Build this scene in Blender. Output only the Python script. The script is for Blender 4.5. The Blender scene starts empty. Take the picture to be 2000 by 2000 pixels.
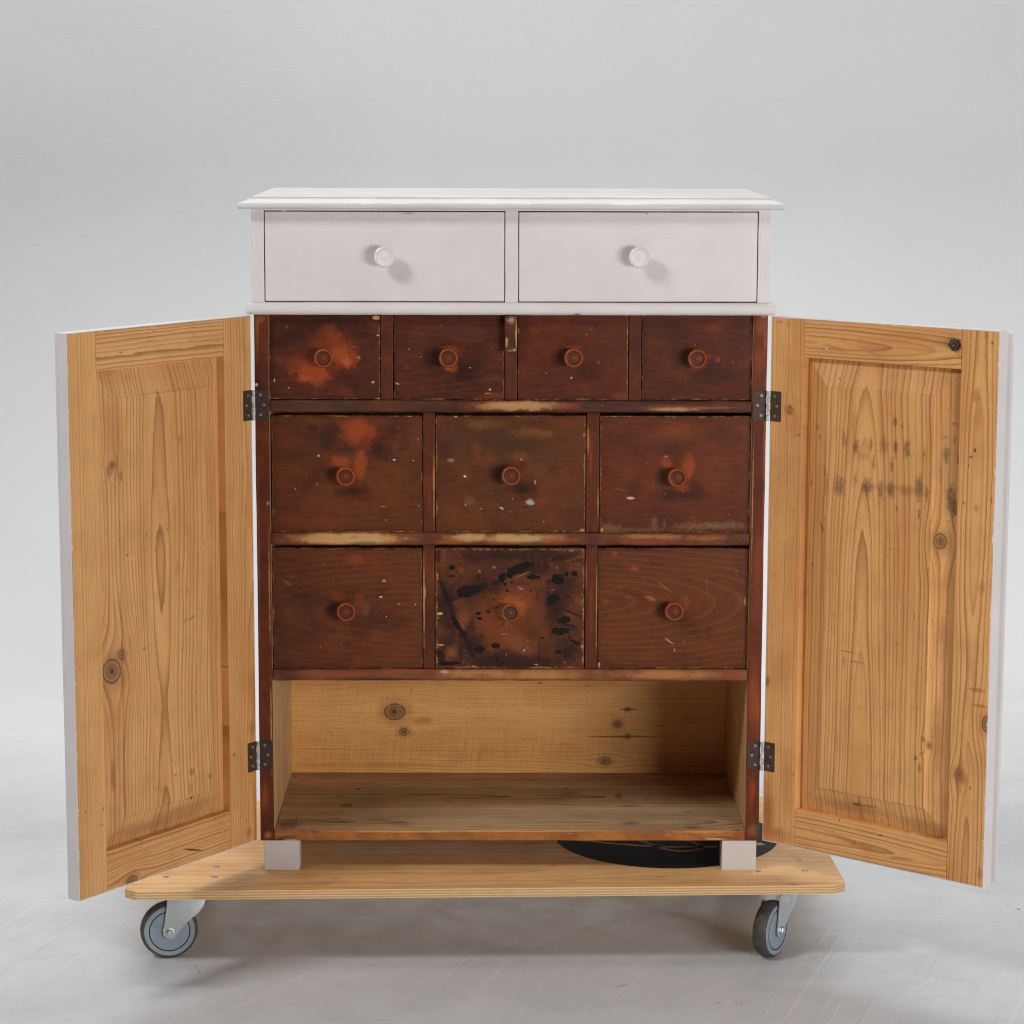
import bpy, bmesh, math, random
from mathutils import Vector, Matrix
R = math.radians
rnd = random.Random(7)
scene = bpy.context.scene
COL = scene.collection

# ------------------------------------------------------------------ camera
YAW, PITCH, ROLL = R(0.4328), R(8.9465), R(0.1449)
ex = Vector((math.cos(YAW), -math.sin(YAW), 0)); ey = Vector((math.sin(YAW), math.cos(YAW), 0)); ez = Vector((0, 0, 1))
fw = ey * math.cos(PITCH) - ez * math.sin(PITCH); up = ey * math.sin(PITCH) + ez * math.cos(PITCH)
e1 = ex * math.cos(ROLL) + up * math.sin(ROLL); e2 = up * math.cos(ROLL) - ex * math.sin(ROLL)
cd = bpy.data.cameras.new('camera'); cam = bpy.data.objects.new('camera', cd); COL.objects.link(cam)
cam.matrix_world = Matrix(((e1.x, e2.x, -fw.x, -0.0321), (e1.y, e2.y, -fw.y, -4.5753), (e1.z, e2.z, -fw.z, 1.506), (0, 0, 0, 1)))
cd.sensor_width = 36; cd.lens = 36 * 5108.06 / 2000; cd.clip_end = 100; cd.clip_start = 0.05
scene.camera = cam

# ------------------------------------------------------------------ light
wd = bpy.data.worlds.new('World'); scene.world = wd; wd.use_nodes = True
wd.node_tree.nodes['Background'].inputs[0].default_value = (0.97, 0.98, 1.0, 1)
wd.node_tree.nodes['Background'].inputs[1].default_value = 0.045
def area(name, loc, target, sx, sy, power, col=(1, 1, 1)):
    l = bpy.data.lights.new(name, 'AREA'); l.shape = 'RECTANGLE'; l.size = sx; l.size_y = sy; l.energy = power; l.color = col
    o = bpy.data.objects.new(name, l); COL.objects.link(o); o.location = loc
    o.rotation_euler = (Vector(target) - Vector(loc)).to_track_quat('-Z', 'Y').to_euler(); return o
area('softbox_left', (-2.6, -2.1, 3.6), (0, 0, 0.9), 0.8, 0.8, 80, (1, 0.985, 0.97))
area('softbox_right', (2.35, -3.45, 1.1), (0, 0, 0.85), 1.8, 0.8, 92, (1, 0.985, 0.97))
area('softbox_ceiling', (0, 0.3, 4.2), (0, 0.35, 0), 3.2, 2.4, 34, (1, 1, 1))
area('softbox_backdrop', (0.3, 2.6, 5.2), (0.3, 2.5, 0), 7.0, 0.8, 180, (1, 1, 1))
scene.view_settings.view_transform = 'Standard'; scene.view_settings.look = 'None'
scene.view_settings.exposure = 0; scene.view_settings.gamma = 1
scene.cycles.use_denoising = True; scene.cycles.denoising_prefilter = 'NONE'; scene.cycles.filter_width = 1.15
scene.cycles.max_bounces = 10

# ------------------------------------------------------------------ marks (in each surface's own metres)
MARKS = {
'2a': [(-0.0542, 0.04, 0.08316, 0.04365, 0.0, (44, 27, 23), 0.85, 0.9, 0.5, 18.0), (0.0212, 0.0513, 0.07127, 0.03172, 0.0, (44, 27, 23), 0.7, 0.9, 0.5, 18.0), (0.0653, -0.0158, 0.05953, 0.07171, 0.0, (56, 33, 26), 0.5, 0.9, 0.5, 18.0), (0.004, -0.0019, 0.09122, 0.06765, 0.0, (112, 54, 32), 0.55, 0.9, 0.6, 25.0), (0.0097, 0.0149, 0.05946, 0.03578, 0.0, (136, 62, 32), 0.576, 0.9, 0.7, 30.0), (0.0305, -0.0047, 0.03371, 0.02985, 0.0, (168, 76, 34), 0.684, 0.6, 0.9, 40.0), (-0.0186, -0.03, 0.04168, 0.02393, 0.0, (168, 76, 34), 0.684, 0.6, 0.9, 40.0), (-0.052, -0.0132, 0.02778, 0.0219, 0.0, (136, 62, 32), 0.54, 0.9, 0.6, 40.0), (0.0086, 0.0443, 0.02376, 0.02183, 0.0, (136, 62, 32), 0.54, 0.9, 0.7, 45.0), (0.0182, 0.0289, 0.02377, 0.01788, 0.0, (136, 62, 32), 0.576, 0.9, 0.6, 45.0), (0.0374, -0.0117, 0.01389, 0.01394, 0.0, (190, 96, 44), 0.576, 0.9, 0.6, 60.0), (-0.0355, -0.0413, 0.01589, 0.00798, 0.0, (186, 88, 40), 0.576, 0.9, 0.6, 60.0), (0.091, 0.0668, 0.00836, 0.00391, 0.0, (206, 160, 104), 0.95, 0.3, 0.3, 90.0), (0.0939, 0.0361, 0.00363, 0.00224, 0.0, (206, 160, 104), 0.95, 0.4, 0.3, 90.0), (0.0598, -0.0032, 0.00391, 0.00336, 0.0, (150, 118, 84), 0.8, 0.5, 0.6, 120.0), (0.0847, -0.0467, 0.00336, 0.00281, 0.0, (206, 160, 104), 0.8, 0.5, 0.6, 120.0), (-0.0636, -0.0568, 0.0014, 0.00113, 0.0, (208, 196, 184), 0.9, 0.4, 0, 45.0), (-0.0887, -0.0442, 0.0014, 0.00393, 0.0, (214, 200, 184), 0.6, 0.4, 0.3, 45.0), (0.0961, -0.0045, 0.0014, 0.0014, 0.0, (208, 196, 184), 0.9, 0.4, 0, 45.0), (0.0952, -0.0762, 0.00392, 0.00254, 0.0, (206, 160, 104), 0.95, 0.4, 0.4, 120.0), (-0.0554, -0.0765, 0.0112, 0.00169, 0.0, (136, 62, 32), 0.576, 0.5, 0.5, 45.0), (0.0976, -0.0017, 0.00112, 0.07568, 0.0, (206, 160, 104), 0.55, 0.5, 0.5, 60.0)],
'2b': [(-0.0271, -0.0044, 0.03571, 0.04379, 0.0, (44, 27, 23), 0.8, 0.9, 0.5, 20.0), (0.0372, -0.0239, 0.04767, 0.03588, 0.0, (44, 27, 23), 0.6, 0.9, 0.5, 20.0), (0.005, -0.0197, 0.0139, 0.01116, 0.0, (168, 76, 34), 0.684, 0.6, 0.9, 60.0), (0.0008, 0.0125, 0.02776, 0.00875, 0.0, (150, 66, 36), 0.6, 0.7, 0.5, 60.0), (0.0792, -0.0716, 0.04376, 0.01039, 0.0, (128, 58, 36), 0.8, 0.8, 0.6, 40.0), (-0.0747, -0.0199, 0.00993, 0.00797, 0.0, (110, 56, 38), 0.7, 0.8, 0.6, 60.0), (0.026, 0.0405, 0.07926, 0.02779, 0.0, (88, 48, 36), 0.5, 0.9, 0.6, 25.0), (0.0372, -0.0205, 0.00196, 0.00168, 0.0, (208, 196, 184), 0.9, 0.5, 0.3, 45.0), (-0.091, -0.0488, 0.00448, 0.00141, -0.349, (214, 200, 184), 0.85, 0.5, 0.2, 45.0), (0.0722, -0.059, 0.0028, 0.00225, 0.0, (214, 200, 184), 0.8, 0.5, 0.6, 120.0), (0.0694, -0.0655, 0.00784, 0.00084, 0.0, (214, 200, 184), 0.7, 0.5, 0.5, 45.0), (-0.0704, 0.0124, 0.00112, 0.00112, 0.0, (208, 196, 184), 0.8, 0.5, 0, 45.0), (-0.0145, 0.0544, 0.00279, 0.00251, 0.0, (128, 78, 50), 0.8, 0.6, 0.4, 45.0)],
'2c': [(-0.0206, -0.004, 0.0278, 0.02787, 0.0, (44, 27, 23), 0.7, 0.9, 0.4, 20.0), (0.0103, -0.0264, 0.04372, 0.02394, 0.0, (56, 33, 26), 0.5, 0.9, 0.5, 20.0), (0.0003, 0.0157, 0.02381, 0.00477, 0.0, (168, 76, 34), 0.36, 0.7, 0.5, 45.0), (0.0891, -0.0712, 0.0239, 0.012, 0.0, (132, 66, 40), 0.7, 0.8, 0.6, 60.0), (0.0452, -0.0109, 0.00336, 0.00393, 0.0, (140, 80, 52), 0.7, 0.6, 0.5, 90.0), (-0.0027, -0.0382, 0.00224, 0.00281, 0.0, (214, 200, 184), 0.6, 0.6, 0.6, 120.0), (0.0239, 0.0381, 0.00112, 0.00112, 0.0, (214, 200, 184), 0.8, 0.5, 0, 45.0), (-0.047, -0.0301, 0.00112, 0.00112, 0.0, (214, 200, 184), 0.7, 0.5, 0, 45.0)],
'2d': [(-0.0203, -0.0008, 0.03179, 0.03186, 0.0, (44, 27, 23), 0.75, 0.9, 0.4, 20.0), (0.0388, -0.0259, 0.06364, 0.02793, 0.0, (56, 33, 26), 0.5, 0.9, 0.5, 20.0), (-0.0038, 0.0203, 0.00252, 0.00252, 0.0, (168, 76, 34), 0.576, 0.6, 0.5, 90.0), (-0.0149, 0.0105, 0.00336, 0.00252, 0.0, (168, 76, 34), 0.432, 0.7, 0.6, 90.0), (0.0023, -0.0176, 0.01988, 0.00798, 0.0, (168, 76, 34), 0.432, 0.7, 0.6, 60.0), (0.0217, -0.0007, 0.00448, 0.00842, 0.0, (136, 62, 32), 0.432, 0.7, 0.6, 60.0), (0.0371, -0.0063, 0.00504, 0.00561, 0.0, (140, 74, 50), 0.7, 0.7, 0.6, 60.0), (0.0638, -0.009, 0.0028, 0.00842, 0.0, (130, 66, 44), 0.6, 0.8, 0.5, 60.0), (-0.0657, 0.0552, 0.04758, 0.02778, 0.0, (56, 33, 26), 0.5, 0.9, 0.5, 25.0), (-0.0293, 0.0412, 0.03967, 0.02383, 0.0, (44, 27, 23), 0.4, 0.9, 0.5, 25.0)],
'3a': [(-0.0214, 0.0725, 0.05578, 0.04124, 0.0, (44, 27, 23), 0.8, 0.9, 0.8, 26.0), (0.0624, 0.07, 0.07441, 0.04125, 0.0, (44, 27, 23), 0.7, 0.9, 0.8, 26.0), (0.0308, 0.0422, 0.0968, 0.0263, 0.0, (44, 27, 23), 0.85, 0.9, 0.9, 28.0), (-0.0593, 0.0817, 0.01673, 0.00937, 0.0, (44, 27, 23), 0.7, 0.8, 0.5, 40.0), (0.0193, 0.0791, 0.0502, 0.04497, 0.0, (136, 62, 32), 0.684, 0.75, 0.9, 34.0), (0.0206, 0.0765, 0.03347, 0.02624, 0.0, (156, 68, 34), 0.75, 0.7, 0.9, 50.0), (0.0019, 0.0276, 0.06332, 0.02256, 0.0, (112, 60, 36), 0.6, 0.9, 0.6, 30.0), (-0.0113, 0.0196, 0.02235, 0.0143, 0.0, (168, 76, 34), 0.684, 0.6, 0.9, 45.0), (0.0228, 0.013, 0.01565, 0.03576, 0.0, (168, 76, 34), 0.648, 0.6, 0.9, 40.0), (0.0095, -0.0095, 0.02797, 0.02262, 0.0, (136, 62, 32), 0.504, 0.8, 0.5, 40.0), (0.0041, -0.0308, 0.04105, 0.01812, 0.0, (44, 27, 23), 0.85, 0.9, 0.5, 25.0), (-0.0298, 0.0037, 0.01863, 0.01883, 0.0, (44, 27, 23), 0.75, 0.9, 0.4, 30.0), (0.0384, -0.0095, 0.02238, 0.02262, 0.0, (96, 58, 44), 0.6, 0.9, 0.5, 30.0), (-0.0505, 0.0328, 0.0021, 0.00318, 0.0, (208, 196, 184), 0.8, 0.5, 0.3, 45.0), (0.0832, 0.0256, 0.00367, 0.00212, 0.0, (214, 200, 184), 0.7, 0.5, 0.5, 90.0), (0.1173, 0.0243, 0.0021, 0.00132, 0.0, (214, 200, 184), 0.7, 0.5, 0.4, 45.0), (0.0631, -0.0579, 0.00579, 0.0008, 0.0, (206, 160, 104), 0.8, 0.5, 0.4, 45.0), (-0.0531, -0.0181, 0.0021, 0.00425, 0.0, (150, 110, 84), 0.6, 0.5, 0.5, 45.0), (0.1262, -0.0567, 0.00132, 0.00133, 0.0, (208, 196, 184), 0.9, 0.5, 0, 45.0), (0.1253, 0.0621, 0.00236, 0.00211, 0.0, (150, 112, 80), 0.7, 0.5, 0.4, 45.0), (0.0682, -0.0826, 0.00105, 0.00213, 0.0, (214, 200, 184), 0.7, 0.5, 0.3, 45.0), (0.0931, -0.1034, 0.00843, 0.00214, 0.0, (206, 160, 104), 0.9, 0.5, 0.5, 90.0), (-0.0918, -0.0269, 0.00158, 0.00266, 0.0, (214, 200, 184), 0.4, 0.5, 0.4, 45.0)],
'3b': [(-0.0592, 0.0676, 0.12284, 0.06377, 0.0, (64, 42, 29), 0.75, 0.9, 0.5, 18.0), (-0.1169, 0.0437, 0.02235, 0.0263, 0.0, (58, 36, 30), 0.7, 0.9, 0.4, 25.0), (-0.0487, 0.0887, 0.04464, 0.01498, 0.0, (128, 80, 46), 0.65, 0.9, 0.8, 35.0), (-0.0591, 0.0438, 0.0149, 0.02255, 0.0, (124, 66, 38), 0.6, 0.9, 0.7, 45.0), (-0.0381, 0.0279, 0.02236, 0.02256, 0.0, (120, 64, 38), 0.5, 0.9, 0.7, 45.0), (-0.0237, 0.0015, 0.02239, 0.02826, 0.0, (44, 27, 23), 0.85, 0.9, 0.4, 25.0), (-0.0809, -0.0039, 0.00315, 0.00212, 0.0, (208, 196, 184), 1.0, 0.4, 0.4, 120.0), (-0.0971, 0.1024, 0.00367, 0.00184, 0.0, (208, 196, 184), 0.9, 0.4, 0.5, 120.0), (-0.1051, 0.0247, 0.00968, 0.00413, 0.0, (150, 124, 116), 0.7, 0.6, 0.6, 90.0), (-0.0723, -0.0491, 0.01271, 0.01135, 0.0, (120, 84, 62), 0.5, 0.6, 0.8, 120.0), (-0.017, -0.0602, 0.00421, 0.00133, 0.0, (214, 200, 184), 0.8, 0.5, 0.5, 120.0), (-0.0525, -0.0619, 0.00132, 0.00107, 0.0, (208, 196, 184), 0.9, 0.5, 0, 45.0), (-0.0802, -0.055, 0.00132, 0.0024, 0.0, (214, 200, 184), 0.7, 0.5, 0.3, 45.0), (0.0365, 0.073, 0.05211, 0.01501, 0.0, (150, 88, 46), 0.7, 0.9, 0.8, 35.0), (0.0103, 0.0571, 0.07077, 0.04881, 0.0, (66, 46, 30), 0.65, 0.9, 0.6, 20.0), (0.013, 0.0307, 0.02982, 0.01505, 0.0, (128, 76, 42), 0.6, 0.9, 0.8, 45.0), (0.0473, 0.0069, 0.03358, 0.02261, 0.0, (120, 70, 42), 0.4, 0.9, 0.7, 45.0), (0.0786, 0.0414, 0.07455, 0.01504, 0.0, (80, 48, 32), 0.4, 0.9, 0.6, 25.0), (0.0185, -0.025, 0.04108, 0.01509, 0.0, (44, 27, 23), 0.8, 0.9, 0.4, 25.0), (0.0343, -0.0503, 0.00971, 0.00757, 0.0, (186, 176, 178), 0.95, 0.7, 0.7, 110.0), (0.0179, -0.0272, 0.00263, 0.00186, 0.0, (26, 21, 22), 0.95, 0.5, 0.2, 45.0), (0.0196, -0.041, 0.00158, 0.0016, 0.0, (26, 21, 22), 0.9, 0.5, 0.2, 45.0), (0.0228, -0.0602, 0.00158, 0.00213, 0.0, (26, 21, 22), 0.9, 0.5, 0.2, 45.0), (0.0239, -0.0676, 0.00132, 0.00213, 0.0, (26, 21, 22), 0.9, 0.5, 0.2, 45.0), (0.0271, -0.0791, 0.00132, 0.00347, -0.175, (26, 21, 22), 0.9, 0.5, 0.2, 45.0), (0.0587, -0.0849, 0.00132, 0.00133, 0.0, (208, 196, 184), 0.9, 0.5, 0, 45.0), (0.0183, 0.0262, 0.00131, 0.00185, 0.0, (208, 196, 184), 0.95, 0.5, 0.2, 45.0), (0.0434, -0.0144, 0.00158, 0.00531, 0.0, (214, 200, 184), 0.5, 0.6, 0.5, 45.0), (0.1296, 0.0705, 0.0021, 0.00581, 0.0, (206, 160, 104), 0.8, 0.6, 0.6, 90.0), (0.1281, -0.1009, 0.0058, 0.00374, 0.0, (206, 160, 104), 0.9, 0.6, 0.6, 90.0), (0.004, -0.0442, 0.00105, 0.00106, 0.0, (214, 200, 184), 0.8, 0.5, 0, 45.0), (-0.0143, -0.0624, 0.00211, 0.0016, 0.0, (208, 196, 184), 0.9, 0.5, 0.3, 45.0)],
'3c': [(-0.0052, 0.0721, 0.05961, 0.01801, 0.0, (140, 66, 38), 0.51, 0.9, 0.7, 35.0), (0.0025, 0.084, 0.04842, 0.00976, 0.0, (136, 62, 32), 0.36, 0.9, 0.7, 45.0), (-0.0151, 0.0178, 0.01194, 0.01694, 0.0, (168, 76, 34), 0.648, 0.6, 0.9, 50.0), (0.0231, 0.0099, 0.01568, 0.03204, 0.0, (168, 76, 34), 0.648, 0.6, 0.9, 45.0), (0.017, -0.0246, 0.02244, 0.01133, 0.0, (168, 76, 34), 0.504, 0.8, 0.6, 50.0), (-0.0013, -0.0353, 0.05982, 0.01701, 0.0, (44, 27, 23), 0.8, 0.9, 0.5, 25.0), (-0.0227, -0.0034, 0.01867, 0.03018, 0.0, (44, 27, 23), 0.75, 0.9, 0.4, 25.0), (-0.0023, 0.047, 0.05593, 0.03382, 0.0, (44, 27, 23), 0.55, 0.9, 0.5, 25.0), (0.0381, -0.0246, 0.02617, 0.02644, 0.0, (56, 33, 26), 0.6, 0.9, 0.5, 25.0), (-0.0776, -0.0421, 0.00973, 0.00302, 0.0, (206, 176, 140), 0.9, 0.6, 0.4, 60.0), (-0.0935, -0.0274, 0.02242, 0.00189, -0.175, (140, 92, 66), 0.36, 0.6, 0.5, 45.0), (-0.0371, -0.0141, 0.00132, 0.02924, 0.0, (140, 92, 64), 0.27, 0.8, 0.5, 60.0), (-0.0152, 0.0324, 0.00578, 0.00265, 0.0, (176, 150, 130), 0.55, 0.6, 0.8, 120.0), (-0.1166, -0.0968, 0.02996, 0.01366, 0.0, (150, 122, 92), 0.36, 0.9, 0.9, 80.0), (-0.0349, -0.0887, 0.00899, 0.02086, 0.0, (140, 112, 92), 0.36, 0.9, 0.6, 70.0), (-0.0178, -0.09, 0.00317, 0.01336, 0.0, (140, 112, 92), 0.33, 0.9, 0.6, 70.0), (0.0364, -0.0934, 0.0562, 0.00987, 0.0, (148, 120, 92), 0.36, 0.9, 0.95, 90.0), (0.0891, -0.0912, 0.0637, 0.00987, 0.0, (150, 126, 96), 0.36, 0.9, 0.95, 90.0), (-0.0691, -0.0994, 0.08243, 0.00683, 0.0, (140, 112, 84), 0.36, 0.9, 0.9, 90.0), (-0.1285, -0.0995, 0.00317, 0.00588, 0.0, (206, 160, 104), 0.9, 0.6, 0.6, 45.0), (-0.005, 0.057, 0.0042, 0.00212, 0.0, (150, 84, 56), 0.42, 0.7, 0.5, 45.0)],
'4a': [(0.0132, 0.0884, 0.02998, 0.01294, 0.0, (130, 62, 36), 0.8, 0.9, 0.6, 40.0), (-0.0176, 0.0212, 0.01877, 0.01147, 0.0, (136, 62, 32), 0.648, 0.8, 0.6, 50.0), (0.0207, 0.0172, 0.01352, 0.01529, 0.0, (136, 62, 32), 0.54, 0.8, 0.6, 50.0), (-0.0284, 0.0024, 0.01504, 0.02296, 0.0, (44, 27, 23), 0.75, 0.9, 0.4, 25.0), (-0.0074, -0.0219, 0.03385, 0.01534, 0.0, (80, 50, 36), 0.7, 0.8, 0.6, 50.0), (0.0641, -0.0218, 0.06396, 0.03451, 0.0, (56, 33, 26), 0.65, 0.9, 0.5, 20.0), (-0.0709, -0.0193, 0.05264, 0.03067, 0.0, (80, 44, 32), 0.45, 0.9, 0.5, 20.0), (0.0325, -0.0003, 0.01052, 0.01914, 0.0, (112, 74, 62), 0.6, 0.8, 0.7, 70.0), (0.0481, -0.0435, 0.02259, 0.00998, 0.0, (108, 66, 50), 0.5, 0.9, 0.7, 60.0), (-0.0236, -0.0625, 0.06025, 0.03076, 0.0, (112, 56, 34), 0.5, 0.9, 0.6, 25.0), (0.0591, 0.0213, 0.00344, 0.00242, 0.0, (214, 200, 184), 0.9, 0.5, 0.5, 120.0), (0.0645, 0.0504, 0.00476, 0.0043, 0.0, (190, 140, 90), 0.75, 0.6, 0.7, 120.0), (0.0689, -0.0145, 0.00106, 0.00108, 0.0, (208, 196, 184), 1.0, 0.5, 0, 45.0), (0.1204, 0.0074, 0.00212, 0.00162, 0.0, (214, 200, 184), 0.6, 0.5, 0.4, 45.0), (0.0908, 0.0084, 0.00212, 0.00189, 0.0, (214, 200, 184), 0.5, 0.6, 0.5, 45.0), (-0.1073, 0.0467, 0.01126, 0.00457, -0.698, (136, 94, 72), 0.5, 0.6, 0.6, 60.0), (-0.0011, -0.0638, 0.01055, 0.00692, 0.0, (64, 36, 28), 0.8, 0.7, 0.5, 60.0), (0.0663, -0.109, 0.00797, 0.00136, 0.0, (206, 160, 104), 0.8, 0.5, 0.5, 45.0), (-0.1028, -0.0247, 0.00212, 0.0027, 0.0, (150, 104, 76), 0.5, 0.6, 0.5, 45.0), (-0.0409, 0.0817, 0.00528, 0.00215, -0.349, (140, 100, 78), 0.4, 0.6, 0.6, 70.0)],
'4c': [(-0.0192, 0.003, 0.01883, 0.02682, 0.0, (44, 27, 23), 0.7, 0.9, 0.4, 25.0), (0.0156, -0.0213, 0.04145, 0.01535, 0.0, (56, 33, 26), 0.6, 0.9, 0.5, 25.0), (-0.0115, 0.0192, 0.02258, 0.01149, 0.0, (136, 62, 32), 0.576, 0.8, 0.7, 50.0), (0.0217, 0.0165, 0.01129, 0.01531, 0.0, (136, 62, 32), 0.504, 0.8, 0.6, 50.0), (-0.0406, 0.0192, 0.01355, 0.00612, -0.349, (166, 96, 48), 0.8, 0.7, 0.7, 70.0), (0.0096, 0.03, 0.03385, 0.00994, 0.0, (84, 56, 40), 0.6, 0.9, 0.7, 50.0), (-0.069, 0.0729, 0.00977, 0.00686, 0.0, (150, 74, 44), 0.8, 0.8, 0.6, 70.0), (-0.1036, 0.0984, 0.009, 0.00609, 0.0, (150, 78, 46), 0.7, 0.8, 0.6, 70.0), (-0.017, 0.0407, 0.02633, 0.00229, -0.698, (150, 106, 76), 0.5, 0.7, 0.6, 45.0), (0.061, 0.0462, 0.00132, 0.01614, 0.0, (140, 100, 74), 0.4, 0.7, 0.5, 45.0), (0.0043, -0.0754, 0.00106, 0.0038, 0.0, (214, 200, 184), 0.7, 0.5, 0.3, 45.0), (0.02, -0.0619, 0.00478, 0.00596, 0.0, (140, 66, 40), 0.6, 0.8, 0.6, 60.0), (-0.0052, -0.0597, 0.01132, 0.00153, -0.611, (214, 200, 184), 0.5, 0.6, 0.5, 45.0), (0.0823, -0.0515, 0.00133, 0.00135, 0.0, (26, 21, 22), 0.9, 0.5, 0, 45.0), (-0.0712, -0.0541, 0.00133, 0.00135, 0.0, (26, 21, 22), 0.9, 0.5, 0, 45.0), (-0.066, -0.0891, 0.00133, 0.01086, 0.0, (60, 34, 28), 0.7, 0.7, 0.4, 45.0), (0.0945, -0.0672, 0.00106, 0.01627, 0.0, (60, 34, 28), 0.4, 0.7, 0.4, 45.0), (-0.1339, 0.0943, 0.00264, 0.02145, 0.0, (150, 122, 96), 0.6, 0.7, 0.8, 90.0), (0.1291, 0.014, 0.00265, 0.01079, 0.0, (206, 160, 104), 0.6, 0.7, 0.8, 90.0), (-0.1311, -0.1027, 0.00266, 0.00652, 0.0, (214, 200, 184), 0.7, 0.6, 0.7, 90.0)],
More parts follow.
